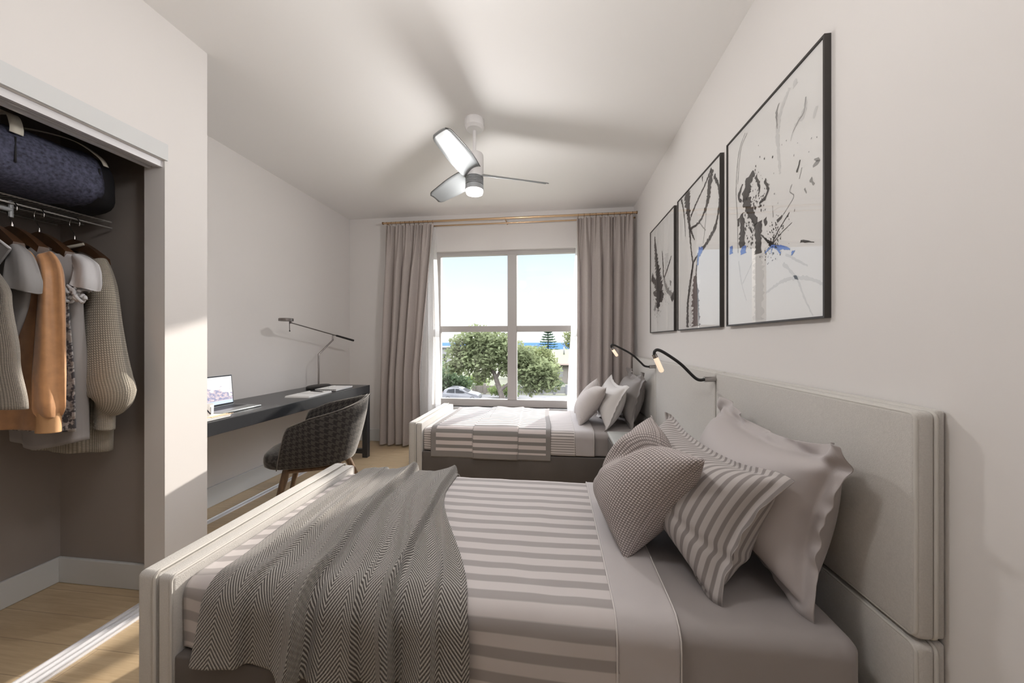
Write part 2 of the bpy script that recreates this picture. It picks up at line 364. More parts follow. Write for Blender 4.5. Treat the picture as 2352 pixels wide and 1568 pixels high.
class G:
    """collects simple shapes into one mesh"""
    def __init__(s): s.v = []; s.f = []
    def add(s, v, f):
        k = len(s.v); s.v += [tuple(map(float, x)) for x in v]; s.f += [tuple(i + k for i in q) for q in f]; return s
    def box(s, a, b):
        x0, y0, z0 = a; x1, y1, z1 = b
        return s.add([(x0, y0, z0), (x1, y0, z0), (x1, y1, z0), (x0, y1, z0), (x0, y0, z1), (x1, y0, z1), (x1, y1, z1), (x0, y1, z1)],
                     [(0, 3, 2, 1), (4, 5, 6, 7), (0, 1, 5, 4), (1, 2, 6, 5), (2, 3, 7, 6), (3, 0, 4, 7)])
    def rbox(s, a, b, r, seg=4):
        bm = bmesh.new(); bmesh.ops.create_cube(bm, size=1)
        for v in bm.verts: v.co = Vector([a[i] + (v.co[i] + .5) * (b[i] - a[i]) for i in range(3)])
        bmesh.ops.bevel(bm, geom=bm.edges[:] , offset=r, segments=seg, profile=0.5, affect='EDGES')
        bm.verts.ensure_lookup_table(); bm.verts.index_update()
        s.add([v.co[:] for v in bm.verts], [[v.index for v in f.verts] for f in bm.faces]); bm.free(); return s
    def tube(s, pts, r, n=12, cap=True, ry=None, smooth_path=0, up=(0, 0, 1)):
        pts = [Vector(p) for p in pts]
        rr = r if isinstance(r, (list, tuple)) else [r] * len(pts)
        if smooth_path:
            P, Q = [], []
            for i in range(len(pts) - 1):
                p0 = pts[max(i - 1, 0)]; p1 = pts[i]; p2 = pts[i + 1]; p3 = pts[min(i + 2, len(pts) - 1)]
                for k in range(smooth_path):
                    t = k / smooth_path
                    P.append(0.5 * ((2 * p1) + (p2 - p0) * t + (2 * p0 - 5 * p1 + 4 * p2 - p3) * t * t + (3 * p1 - p0 - 3 * p2 + p3) * t ** 3))
                    Q.append(rr[i] + (rr[i + 1] - rr[i]) * t)
            P.append(pts[-1]); Q.append(rr[-1]); pts, rr = P, Q
        V = []; F = []
        T0 = (pts[1] - pts[0]).normalized(); a = Vector(up)
        if abs(T0.dot(a)) > 0.95: a = Vector((1, 0, 0)) if abs(T0.x) < .9 else Vector((0, 1, 0))
        N = (a - T0 * a.dot(T0)).normalized()
        for i, p in enumerate(pts):
            if i == 0: T = T0
            elif i == len(pts) - 1: T = (pts[i] - pts[i - 1]).normalized()
            else: T = ((pts[i + 1] - p).normalized() + (p - pts[i - 1]).normalized()).normalized()
            N = (N - T * N.dot(T)).normalized(); B = T.cross(N)
            for k in range(n):
                t = 2 * math.pi * k / n; V.append(p + N * math.cos(t) * rr[i] + B * math.sin(t) * (rr[i] * (ry or 1)))
        m = len(pts)
        for i in range(m - 1):
            for k in range(n):
                F.append((i * n + k, i * n + (k + 1) % n, (i + 1) * n + (k + 1) % n, (i + 1) * n + k))
        if cap: F.append(tuple(range(n))[::-1]); F.append(tuple((m - 1) * n + k for k in range(n)))
        return s.add(V, F)
    def lathe(s, c, prof, n=32, cap=True, axis='z', sx=1, sy=1):
        V = []; F = []
        for (r, h) in prof:
            for k in range(n):
                t = 2 * math.pi * k / n; x, y = r * math.cos(t) * sx, r * math.sin(t) * sy
                if axis == 'z': V.append((c[0] + x, c[1] + y, c[2] + h))
                elif axis == 'y': V.append((c[0] + x, c[1] + h, c[2] + y))
                else: V.append((c[0] + h, c[1] + x, c[2] + y))
        m = len(prof)
        for i in range(m - 1):
            for k in range(n): F.append((i * n + k, i * n + (k + 1) % n, (i + 1) * n + (k + 1) % n, (i + 1) * n + k))
        if cap: F.append(tuple(range(n))[::-1]); F.append(tuple((m - 1) * n + k for k in range(n)))
        return s.add(V, F)
    def build(s, name, mat, parent=None, smooth=False, **kw):
        o = mesh(name, s.v, s.f, mat, parent, smooth=smooth, **kw)
        bm = bmesh.new(); bm.from_mesh(o.data); bmesh.ops.recalc_face_normals(bm, faces=bm.faces[:]); bm.to_mesh(o.data); bm.free()
        if smooth == 'auto':
            o.data.polygons.foreach_set('use_smooth', [True] * len(o.data.polygons))
            try: o.data.set_sharp_from_angle(angle=R(38))
            except Exception: pass
        return o
def grid_faces(nu, nv, closed=False):
    F = []
    for i in range(nu - 1):
        for j in range(nv - (0 if closed else 1)):
            F.append((i * nv + j, (i + 1) * nv + j, (i + 1) * nv + (j + 1) % nv, i * nv + (j + 1) % nv))
    return F
def vnoise(x, y, seed=0):
    """smooth value noise on numpy arrays"""
    x = np.asarray(x, float); y = np.asarray(y, float)
    xi = np.floor(x); yi = np.floor(y); fx = x - xi; fy = y - yi; fx = fx * fx * (3 - 2 * fx); fy = fy * fy * (3 - 2 * fy)
    def h(a, b):
        q = np.sin(a * 127.1 + b * 311.7 + seed * 74.7) * 43758.5453; return q - np.floor(q)
    return (h(xi, yi) * (1 - fx) + h(xi + 1, yi) * fx) * (1 - fy) + (h(xi, yi + 1) * (1 - fx) + h(xi + 1, yi + 1) * fx) * fy - 0.5
# ------------------------------------------------------------------ the room
XL, XR, YB, YF, ZC = -2.51, 0.871, 4.04, -2.0, 2.71
XC = -1.80                       # face of the closet wall
def st(name, g, mat, **kw): return tag(g.build(name, mat, **kw), kind='structure')
st('floor', G().box((XL - 0.15, YF - 0.1, -0.12), (XR + 0.15, YB + 0.16, 0)), 'floor')
st('ceiling', G().box((XL - 0.15, YF - 0.1, ZC), (XR + 0.15, YB + 0.16, ZC + 0.12)), 'ceiling')
st('wall_right', G().box((XR, YF - 0.1, 0), (XR + 0.15, YB, ZC)), 'wall')
st('wall_left', G().box((XL - 0.15, 1.62, 0), (XL, YB, ZC)), 'wall')
WX0, WX1, WZ0, WZ1 = -1.42, 0.42, 0.44, 2.28
g = G(); g.box((XL - 0.15, YB, 0), (WX0, YB + 0.16, ZC)); g.box((WX1, YB, 0), (XR + 0.15, YB + 0.16, ZC))
g.box((WX0, YB, 0), (WX1, YB + 0.16, WZ0)); g.box((WX0, YB, WZ1), (WX1, YB + 0.16, ZC)); st('wall_back', g, 'wall')
st('wall_rear', G().box((XL - 0.15, YF - 0.1, 0), (XR + 0.15, YF, ZC)), 'rearwall')
# closet: front wall (opening y 0.30..1.42, z up to 2.05), return at its far end, inner walls
g = G(); g.box((XC - 0.11, 1.42, 0), (XC, 1.62, ZC)); g.box((XC - 0.11, YF, 0), (XC, 0.30, ZC)); g.box((XC - 0.11, 0.30, 2.05), (XC, 1.42, ZC))
g.box((XL, 1.50, 0), (XC - 0.11, 1.62, ZC)); st('wall_closet', g, 'wall')
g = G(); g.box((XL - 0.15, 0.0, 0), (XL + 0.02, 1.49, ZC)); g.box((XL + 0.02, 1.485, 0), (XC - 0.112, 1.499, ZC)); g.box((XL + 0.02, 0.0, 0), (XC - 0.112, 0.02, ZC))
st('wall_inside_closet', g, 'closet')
g = G(); g.box((XC + 0.001, 0.22, 2.05), (XC + 0.012, 1.425, 2.125)); st('trim_header', g, 'trim')
g = G(); g.box((XC - 0.09, 0.30, 2.02), (XC - 0.075, 1.42, 2.05)); g.box((XC - 0.06, 0.30, 2.025), (XC - 0.045, 1.42, 2.05)); g.box((XC - 0.03, 0.30, 2.02), (XC - 0.012, 1.42, 2.05))
st('trim_upper_track', g, 'track')
g = G(); g.box((XC - 0.10, 0.30, 0.0005), (XC + 0.002, 1.42, 0.005))
for a in (-0.095, -0.066, -0.037, -0.008): g.box((XC + a, 0.30, 0.005), (XC + a + 0.006, 1.42, 0.012))
st('trim_floor_track', g, 'track')
def base(name, a, b): st(name, G().box(a, b), 'trim', bevel=0.004)
base('baseboard_left', (XL, 1.62, 0.0005), (XL + 0.016, YB, 0.145))
base('baseboard_back', (XL + 0.016, YB - 0.016, 0.0005), (XR, YB, 0.145))
base('baseboard_right', (XR - 0.016, YF, 0.0005), (XR, 0.88, 0.145))
base('baseboard_closet_back', (XL + 0.02, 0.02, 0.0005), (XL + 0.036, 1.485, 0.125))
base('baseboard_closet_side', (XL + 0.036, 1.469, 0.0005), (XC - 0.112, 1.485, 0.125))
g = G(); g.box((-2.33, 1.62, 0.0005), (-2.28, 3.0, 0.004)); g.box((-2.327, 1.62, 0.004), (-2.322, 3.0, 0.008)); g.box((-2.288, 1.62, 0.004), (-2.283, 3.0, 0.008))
st('trim_floor_strip', g, 'track')

# window: outer frame, centre mullion, meeting rails, four panes
wn = empty('window_1', (-0.5, YB + 0.09, WZ0)); tag(wn, 'wide white double window with four panes above the far bed', 'window', kind='structure')
y0, y1 = YB + 0.055, YB + 0.115
g = G(); g.box((WX0, y0, WZ0), (WX1, y1, WZ0 + 0.085)); g.box((WX0, y0, WZ1 - 0.045), (WX1, y1, WZ1))
g.box((WX0, y0, WZ0 + 0.085), (WX0 + 0.05, y1, WZ1 - 0.045)); g.box((WX1 - 0.05, y0, WZ0 + 0.085), (WX1, y1, WZ1 - 0.045))
g.build('window_frame', 'wframe', wn, bevel=0.004)
g = G(); g.box((-0.555, y0 - 0.012, WZ0 + 0.085), (-0.445, y1, WZ1 - 0.045)); g.build('mullion', 'wframe', wn, bevel=0.004)
for a, b in ((WX0 + 0.05, -0.555), (-0.445, WX1 - 0.05)):
    G().box((a, y0 + 0.006, 1.325), (b, y1 - 0.006, 1.395)).build('meeting_rail', 'wframe', wn, bevel=0.004)
    for z0_, z1_ in ((WZ0 + 0.085, 1.325), (1.395, WZ1 - 0.045)):
        G().box((a, y0 + 0.03, z0_), (b, y0 + 0.034, z1_)).build('glass_pane', 'glass', wn)
G().box((WX0, YB - 0.012, WZ0 - 0.03), (WX1, y0, WZ0)).build('window_sill', 'trim', wn, bevel=0.003)

# bodies of the added fill lamps, out of view, that brighten the room
for i, (lx, ly) in enumerate(FILL_GLOBES):
    t = empty('added_fill_globe', (lx, ly, ZC)); tag(t, 'added fill globe hanging out of view over the foot of the nearest bed', 'pendant light')
    G().lathe((lx, ly, ZC), [(0.06, 0), (0.06, -0.02), (0.02, -0.03)], 32).build('canopy', 'fanwhite', t, smooth='auto')  # canopy of the added fill globe
    G().tube([(lx, ly, ZC - 0.03), (lx, ly, 2.335)], 0.004, 8).build('fill_globe_cord', 'fanwhite', t, smooth=True)
    G().lathe((lx, ly, 2.20), [(0.13 * math.sin(a), 0.13 * math.cos(a)) for a in [R(8 + 11.7 * k) for k in range(15)]], 32).build('globe', 'fillglobeglass', t, smooth=True)
for (x_, y_), lb in zip(FILL_UPLIGHTS, ('added white fill uplight standing out of view by the right wall',)):
    t = empty('added_fill_uplight', (x_, y_, 0), lb, 'floor lamp')
    G().lathe((x_, y_, 0), [(0.13, 0.001), (0.13, 0.015), (0.02, 0.03)], 32).build('base', 'fanwhite', t, smooth='auto')
    G().tube([(x_, y_, 0.02), (x_, y_, 1.77)], 0.012, 12).build('pole', 'fanwhite', t, smooth='auto')
    G().lathe((x_, y_, 0), [(0.03, 1.76), (0.10, 1.79), (0.17, 1.85), (0.165, 1.85), (0.10, 1.80), (0.02, 1.775)], 40).build('fill_uplight_shade', 'fanwhite', t, smooth='auto')

# ------------------------------------------------------------------ ceiling fan
FX, FY = -0.543, 2.33
fan = empty('ceiling_fan', (FX, FY, ZC), 'white three blade ceiling fan with light hanging mid room', 'ceiling fan')
G().lathe((FX, FY, ZC), [(0.066, 0), (0.068, -0.012), (0.066, -0.05), (0.052, -0.066), (0.02, -0.072)], 40).build('canopy', 'fanwhite', fan, smooth='auto')
G().tube([(FX, FY, ZC - 0.07), (FX, FY, 2.475)], 0.0115, 16).build('downrod', 'fanwhite', fan, smooth='auto')
G().lathe((FX, FY, 0), [(0.018, 2.50), (0.022, 2.485), (0.058, 2.478), (0.062, 2.468), (0.062, 2.35), (0.058, 2.34), (0.058, 2.322)], 40).build('motor_housing', 'fanwhite', fan, smooth='auto')
pr = []
for k in range(6): pr += [(0.061, 2.322 - k * 0.009), (0.061, 2.318 - k * 0.009), (0.054, 2.3165 - k * 0.009), (0.054, 2.3135 - k * 0.009)]
G().lathe((FX, FY, 0), pr + [(0.061, 2.266), (0.063, 2.235)], 40).build('vent_ring', 'fansilver', fan, smooth='auto')
G().lathe((FX, FY, 0), [(0.060, 2.236), (0.060, 2.225), (0.054, 2.212), (0.03, 2.205)], 40).build('light_lens', 'glow', fan, smooth='auto')
def blade(ang):
    nu, nv = 26, 7; V = []; U = []
    for i in range(nu):
        t = i / (nu - 1); rr = 0.02 + t * 0.50
        wl = 0.060 + 0.024 * math.sin(min(1, t * 1.7) * math.pi / 2); wl *= (1 - 0.34 * t)
        if t > 0.9: wl *= math.sqrt(max(0.02, 1 - ((t - 0.9) / 0.1) ** 2 * 0.55))
        tw = R(31 - 8 * t)
        for j in range(nv):
            s = (j / (nv - 1) * 2 - 1); y = s * wl; z = 2.345 - 0.012 * t
            yy = y * math.cos(tw); zz = z + y * math.sin(tw) + 0.006 * (1 - s * s)
            ca, sa = math.cos(ang), math.sin(ang)
            V.append((FX + rr * ca - yy * sa, FY + rr * sa + yy * ca, zz))
    b = mesh('blade', V, grid_faces(nu, nv), 'blade', fan, solid=0.004, soff=0)
    E = [V[i * nv + nv - 1] for i in range(nu)]; E2 = [V[i * nv] for i in range(nu)]
    G().tube(E, 0.0028, 6).build('blade_edge', 'fandark', b, smooth=True)
    return b
for a in (20, 140, 262): blade(R(a))

# ------------------------------------------------------------------ curtains
def rod(name, y, z, r, lab):
    o = empty(name, (-2.0, y, z), lab, 'curtain rod', 'brass rods above the window')
    G().tube([(-1.985, y, z), (0.862, y, z)], r, 14).build('rod', 'gold', o, smooth='auto')
    for x in (-1.99, 0.866): G().lathe((x, y, z), [(0.003, -0.008), (r * 1.3, -0.006), (r * 1.3, 0.006), (0.003, 0.008)], 16, axis='x').build('finial', 'goldring', o, smooth='auto')
    return o
RZ = 2.585
r1 = rod('curtain_rod', 3.87, RZ, 0.012, 'long slim brass curtain rod carrying the taupe curtains')
r2 = rod('curtain_rod', 3.975, RZ - 0.018, 0.008, 'thinner brass rod behind, nearer the wall, carrying the white sheers')
for x in (-1.93, -0.55, 0.80): G().tube([(x, 3.84, RZ - 0.014), (x, YB, RZ - 0.014)], 0.006, 8).build('bracket', 'gold', r1)
def curtain(name, top, bot, y, ztop, waves, amp, mat, lab, cat, seed, grp, nu=170, nv=46, ph=0.0, tilt=0.0):
    V = []; U = []; W = (top[1] - top[0]) * 1.9; rng = random.Random(seed)
    phs = [rng.uniform(0, 6.28) for _ in range(8)]
    for i in range(nu):
        s = i / (nu - 1)
        for j in range(nv):
            t = j / (nv - 1); z = ztop * (1 - t) + 0.02 * t
            e = min(1, t * 5); x0 = top[0] + (bot[0] - top[0]) * min(1, t * 1.3); x1 = top[1] + (bot[1] - top[1]) * min(1, t * 1.5)
            sw = s + 0.018 * math.sin(s * 9 + phs[1]) + 0.008 * math.sin(s * 21 + phs[0] + t * 2.0)
            big = math.sin(2 * math.pi * waves * sw + phs[2] + 0.5 * math.sin(t * 2.2 + phs[3] + s * 3))
            fine = math.sin(2 * math.pi * waves * 2.6 * s + phs[4])
            a = amp * (0.55 + 0.45 * math.sin(s * 7 + phs[5])**2)
            d = a * big * (0.35 + 0.65 * e) + amp * 0.42 * fine * (1 - e) + amp * 0.22 * math.sin(2 * math.pi * waves * 1.7 * s + phs[6] + t * 1.5) * e
            x = x0 + (x1 - x0) * sw + 0.012 * math.cos(2 * math.pi * waves * sw + phs[2]) * e
            V.append((x, y + d + 0.008 * math.sin(t * 9 + s * 12), z)); U.append((s * W, z))
    o = mesh(name, V, grid_faces(nu, nv), mat, None, uvs=U)
    tag(o, lab, cat, grp)
    return o
c1 = curtain('curtain', (-1.955, -1.375), (-2.03, -1.52), 3.87, RZ - 0.03, 5.2, 0.050, 'curtain', 'taupe linen curtain hanging left of the window', 'curtain', 3, 'taupe curtains')
c2 = curtain('curtain', (0.235, 0.835), (0.235, 0.835), 3.87, RZ - 0.03, 5.2, 0.048, 'curtain', 'taupe linen curtain right of the window behind the pillows', 'curtain', 11, 'taupe curtains')
c3 = curtain('sheer_curtain', (-1.62, -1.395), (-1.72, -1.345), 3.975, RZ - 0.04, 4, 0.014, 'sheer', 'white sheer curtain edging the left side of the window', 'curtain', 5, 'white sheers', nu=70)
c4 = curtain('sheer_curtain', (0.255, 0.42), (0.15, 0.42), 3.975, RZ - 0.04, 4, 0.014, 'sheer', 'white sheer curtain edging the right side of the window', 'curtain', 6, 'white sheers', nu=70)
def rings(n, x0, x1, lab):
    for i in range(n):
        x = x0 + (x1 - x0) * i / (n - 1)
        P = [(x, 3.87 + 0.017 * math.cos(a), RZ - 0.005 + 0.017 * math.sin(a)) for a in [k * math.pi / 8 for k in range(16)]]
        g = G().tube(P + [P[0]], 0.0022, 6, cap=False); g.tube([(x, 3.87, RZ - 0.022), (x, 3.87, RZ - 0.04)], 0.0022, 6)
        tag(g.build('curtain_ring', 'goldring', smooth=True), lab, 'curtain ring', 'rings of the taupe curtains')
rings(11, -1.94, -1.39, 'dark brass curtain ring holding the left taupe curtain')
rings(10, 0.25, 0.82, 'dark brass curtain ring holding the right taupe curtain')

# ------------------------------------------------------------------ framed pictures on the right wall
def ribbon(bmv, bmf, pts, rng, x):
    P = [Vector((a[0], a[1], 0)) for a in pts]; W = [a[2] for a in pts]; Q = []
    for i in range(len(P) - 1):
        p0 = P[max(i - 1, 0)]; p1 = P[i]; p2 = P[i + 1]; p3 = P[min(i + 2, len(P) - 1)]
        n = max(3, int((p2 - p1).length / 0.008))
        for k in range(n):
            t = k / n
            Q.append((0.5 * ((2 * p1) + (p2 - p0) * t + (2 * p0 - 5 * p1 + 4 * p2 - p3) * t * t + (3 * p1 - p0 - 3 * p2 + p3) * t ** 3), W[i] + (W[i + 1] - W[i]) * t))
    Q.append((P[-1], W[-1])); k0 = len(bmv)
    for i, (p, w_) in enumerate(Q):
        T = (Q[min(i + 1, len(Q) - 1)][0] - Q[max(i - 1, 0)][0]); T = T.normalized() if T.length > 0 else Vector((0, 1, 0))
        N = Vector((-T.y, T.x, 0)); e1 = w_ * (1.12 + rng.uniform(-.5, .55)); e2 = w_ * (1.12 + rng.uniform(-.5, .55))
        bmv.append((x, p.x + N.x * e1, p.y + N.y * e1)); bmv.append((x, p.x - N.x * e2, p.y - N.y * e2))
    for i in range(len(Q) - 1): bmf.append((k0 + 2 * i, k0 + 2 * i + 1, k0 + 2 * i + 3, k0 + 2 * i + 2))
def splat(bmv, bmf, c, r, rng, x, n=9):
    k0 = len(bmv)
    for k in range(n):
        a = 2 * math.pi * k / n; q = r * rng.uniform(.5, 1.2); bmv.append((x, c[0] + q * math.cos(a) * 0.7, c[1] + q * math.sin(a)))
    bmf.append(tuple(range(k0, k0 + n)))
INK_BIG = [('ink',[(1.634,1.941,0.0099),(1.675,1.921,0.0225),(1.697,1.873,0.0262),(1.681,1.809,0.0196),(1.644,1.751,0.0159),(1.619,1.709,0.0121)]),('ink',[(1.624,1.92,0.0078),(1.595,1.858,0.0057),(1.605,1.834,0.0029)]),('ink',[(1.558,1.873,0.0063),(1.536,1.827,0.0078),(1.558,1.799,0.0071),(1.595,1.793,0.0038)]),('ink',[(1.603,1.717,0.021),(1.603,1.644,0.021),(1.608,1.583,0.0197)]),('ink',[(1.735,1.8,0.0112),(1.735,1.712,0.0189),(1.735,1.644,0.0189)]),('grey',[(1.708,2.156,0.0022),(1.764,2.093,0.0023),(1.788,1.941,0.0024),(1.776,1.785,0.0024),(1.77,1.626,0.0024)]),('grey',[(1.691,2.146,0.0016),(1.747,2.096,0.0017),(1.774,1.953,0.0018)]),('ink',[(1.73,1.934,0.0056),(1.764,1.889,0.0082),(1.739,1.855,0.0045)]),('ink',[(1.767,1.788,0.0082),(1.764,1.751,0.0058)]),('ink',[(1.51,1.596,0.0059),(1.586,1.658,0.0019)]),('ink',[(1.51,1.596,0.0083),(1.554,1.632,0.0027)]),('ink',[(1.51,1.596,0.0034),(1.473,1.636,0.0016),(1.405,1.685,0.0014)]),('ink',[(1.477,1.675,0.0072),(1.446,1.688,0.0031)]),('ink',[(1.51,1.596,0.0025),(1.45,1.624,0.0012),(1.391,1.643,0.0011)]),('ink',[(1.558,1.715,0.0098),(1.549,1.686,0.0062)]),('ink',[(1.665,1.713,0.0072),(1.649,1.685,0.003)]),('ink',[(1.532,1.6,0.0043),(1.458,1.575,0.0031)]),('grey',[(1.391,1.783,0.0014),(1.403,1.76,0.0014),(1.382,1.733,0.0014),(1.442,1.689,0.0015)]),('grey',[(1.506,1.748,0.0017),(1.502,1.701,0.0017)]),('ink',[(1.348,1.849,0.0026),(1.366,1.813,0.0034)]),('grey',[(1.34,1.818,0.0013),(1.353,1.784,0.0013)]),('grey',[(1.281,1.817,0.0018),(1.263,1.802,0.0074),(1.287,1.796,0.003)]),('grey',[(1.299,1.759,0.006),(1.281,1.732,0.0029)]),('grey',[(1.327,1.739,0.0038),(1.317,1.719,0.0013)]),('ink',[(1.346,1.562,0.0046),(1.281,1.541,0.0012)]),('grey',[(1.463,2.127,0.0019),(1.481,2.103,0.0058),(1.476,2.036,0.0019)]),('pale',[(1.32,2.052,0.0015),(1.328,2.004,0.0121),(1.354,1.992,0.0085),(1.382,1.979,0.0045),(1.399,1.944,0.0017)]),('grey',[(1.32,2.052,0.0015),(1.33,2.005,0.0021),(1.358,1.992,0.0022),(1.388,1.968,0.0011)]),('pale',[(1.376,2.152,0.0077),(1.371,2.127,0.0098)]),('pale',[(1.269,1.986,0.0065),(1.284,1.954,0.0038)]),('pale',[(1.405,2.144,0.0058),(1.472,2.049,0.0101),(1.459,1.852,0.005)]),('blue',[(1.832,1.676,0.0113),(1.832,1.638,0.015)]),('blue',[(1.721,1.646,0.0164),(1.721,1.611,0.0164)]),('blue',[(1.515,1.59,0.0051),(1.458,1.571,0.0077),(1.401,1.548,0.0021)]),('blue',[(1.515,1.59,0.0034),(1.558,1.572,0.0014)]),('blue',[(1.506,1.588,0.0025),(1.515,1.561,0.0013)]),('blue',[(1.49,1.583,0.0024),(1.454,1.547,0.0031)]),('blue',[(1.391,1.538,0.0035),(1.384,1.529,0.009)]),('pale',[(1.549,1.409,0.0044),(1.442,1.438,0.0061),(1.336,1.433,0.0058),(1.241,1.395,0.0049)]),('pale',[(1.442,1.505,0.0061),(1.37,1.439,0.0041),(1.324,1.356,0.0032),(1.287,1.296,0.0024)]),('pale',[(1.605,1.574,0.0278),(1.6,1.454,0.0302),(1.605,1.302,0.0278)]),('pale',[(1.764,1.588,0.0035),(1.741,1.488,0.0028),(1.697,1.394,0.0022)]),('pale',[(1.644,1.561,0.0025),(1.73,1.475,0.0022)]),('pale',[(1.427,1.536,0.0045),(1.311,1.468,0.0025)])]
INK_MID = [('ink',[(2.52,2.181,0.0092),(2.474,2.091,0.0067),(2.452,1.987,0.0033),(2.441,1.904,0.0022)]),('ink',[(2.413,2.185,0.0391),(2.404,2.096,0.0328),(2.377,1.993,0.0183),(2.371,1.93,0.0122),(2.343,1.792,0.006),(2.317,1.695,0.0078),(2.357,1.605,0.008),(2.398,1.457,0.0125),(2.404,1.302,0.0166)]),('ink',[(2.043,2.154,0.022),(2.081,2.072,0.0199),(2.097,2.005,0.0171),(2.163,1.947,0.0084),(2.232,1.922,0.0072),(2.367,1.928,0.0081)]),('ink',[(2.051,2.164,0.0075),(2.146,2.107,0.0058),(2.251,2.059,0.0064),(2.347,2.005,0.009)]),('ink',[(2.021,2.11,0.0102),(1.964,2.021,0.0096),(1.957,1.949,0.0068),(1.985,1.858,0.0084),(2.036,1.804,0.0132),(2.146,1.761,0.0099),(2.215,1.751,0.0088)]),('grey',[(2.113,1.997,0.0024),(2.129,1.908,0.0024),(2.163,1.78,0.0025)]),('ink',[(2.367,1.936,0.0101),(2.288,1.837,0.0038)]),('grey',[(2.232,1.936,0.0036),(2.129,1.846,0.0033)]),('ink',[(2.171,2.177,0.0068),(2.171,2.146,0.0017)]),('blue',[(2.163,1.753,0.005),(2.206,1.748,0.0241),(2.229,1.726,0.0177)]),('blue',[(2.229,1.726,0.0072),(2.236,1.67,0.0045)]),('ink',[(2.232,1.734,0.0107),(2.298,1.706,0.0057),(2.317,1.673,0.0078),(2.383,1.494,0.0082)]),('ink',[(2.236,1.728,0.0054),(2.264,1.625,0.0056),(2.242,1.476,0.009),(2.229,1.302,0.0125)]),('brown',[(2.288,1.615,0.0132),(2.279,1.518,0.04),(2.273,1.304,0.0501)]),('pale',[(2.351,1.566,0.01),(2.363,1.308,0.0141)])]
INK_THIRD = [('ink',[(3.162,2.119,0.0074),(3.133,1.987,0.0287),(3.097,1.836,0.0417),(3.061,1.728,0.0761),(3.044,1.626,0.0967),(3.079,1.49,0.0243)]),('ink',[(3.255,1.784,0.0272),(3.115,1.697,0.0249)]),('ink',[(3.151,1.641,0.0397),(3.162,1.601,0.0293)]),('ink',[(2.967,1.625,0.0474),(2.977,1.529,0.0353)]),('ink',[(2.951,1.94,0.0048),(2.928,1.839,0.0095),(2.912,1.721,0.0094)]),('ink',[(2.722,1.846,0.0041),(2.806,1.775,0.0072),(2.897,1.709,0.0077)]),('grey',[(2.912,1.712,0.0094),(2.836,1.624,0.0176),(2.708,1.543,0.0213)]),('grey',[(2.735,1.662,0.0191),(2.749,1.629,0.0111)]),('grey',[(3.115,1.534,0.0284),(3.17,1.478,0.0185)]),('ink',[(2.708,1.556,0.0343),(2.681,1.513,0.0209)]),('pale',[(2.836,1.892,0.0376),(2.866,1.731,0.0151)])]

def picture(ya, yb, z0, z1, strokes, splats, lab, seed):
    rng = random.Random(seed); xf = XR - 0.0205
    o = empty('framed_picture', (XR - 0.016, (ya + yb) / 2, z0), lab, 'picture', 'framed ink pictures')
    fw = 0.007; g = G(); X0, X1 = xf, XR - 0.0005
    g.box((X0, ya, z0), (X1, ya + fw, z1)); g.box((X0, yb - fw, z0), (X1, yb, z1)); g.box((X0, ya + fw, z0), (X1, yb - fw, z0 + fw)); g.box((X0, ya + fw, z1 - fw), (X1, yb - fw, z1))
    g.build('frame', 'frameblack', o)
    pp = G().box((XR - 0.014, ya + fw, z0 + fw), (XR - 0.004, yb - fw, z1 - fw)); V = list(pp.v); F = list(pp.f); MI = [0] * len(F)
    for q, mt in enumerate(('pale', 'grey', 'brown', 'ink', 'blue')):
        k0 = len(V); f0 = len(F); x = XR - 0.0144 - 0.0002 * q
        for (c, pts) in strokes:
            if c == mt: ribbon(V, F, pts, rng, x)
        for (c, cy, cz, sy, sz, n, r) in splats:
            if c == mt:
                for _ in range(n): splat(V, F, (rng.gauss(cy, sy), rng.gauss(cz, sz)), r * rng.uniform(.3, 1.3), rng, x)
        V[k0:] = [(a, min(max(b, ya + fw + .001), yb - fw - .001), min(max(c, z0 + fw + .001), z1 - fw - .001)) for a, b, c in V[k0:]]
        MI += [q + 1] * (len(F) - f0)
    pp = mesh('artwork', V, F, 'paper', o, smooth=False)
    for mt in ('pale', 'grey', 'brown', 'ink', 'blue'): pp.data.materials.append(MT[mt])
    pp.data.polygons.foreach_set('material_index', MI)
    mesh('glass', [(xf + .003, ya + fw, z0 + fw), (xf + .003, yb - fw, z0 + fw), (xf + .003, yb - fw, z1 - fw), (xf + .003, ya + fw, z1 - fw)], [(0, 1, 2, 3)], 'picglass', o, smooth=False)
picture(1.228, 1.872, 1.285, 2.190, INK_BIG, [('ink', 1.60, 1.83, .03, .06, 70, .006), ('ink', 1.70, 1.78, .02, .06, 40, .006), ('ink', 1.49, 1.62, .035, .04, 110, .004), ('grey', 1.40, 1.9, .08, .12, 14, .004), ('ink', 1.66, 1.70, .02, .05, 25, .006), ('ink', 1.52, 1.575, .03, .02, 40, .004)],
        'nearest and largest looking framed black ink abstract with branching strokes', 1)
picture(1.938, 2.582, 1.285, 2.190, INK_MID, [('brown', 2.31, 1.45, .03, .08, 30, .006)],
        'middle framed ink abstract with a leaf like loop of black strokes', 2)
picture(2.648, 3.292, 1.285, 2.190, INK_THIRD, [('grey', 2.86, 1.60, .04, .05, 60, .006), ('ink', 3.08, 1.50, .05, .06, 40, .008), ('grey', 2.84, 1.75, .05, .08, 40, .003)],
        'farthest framed ink abstract with a small dark vertical splash', 3)
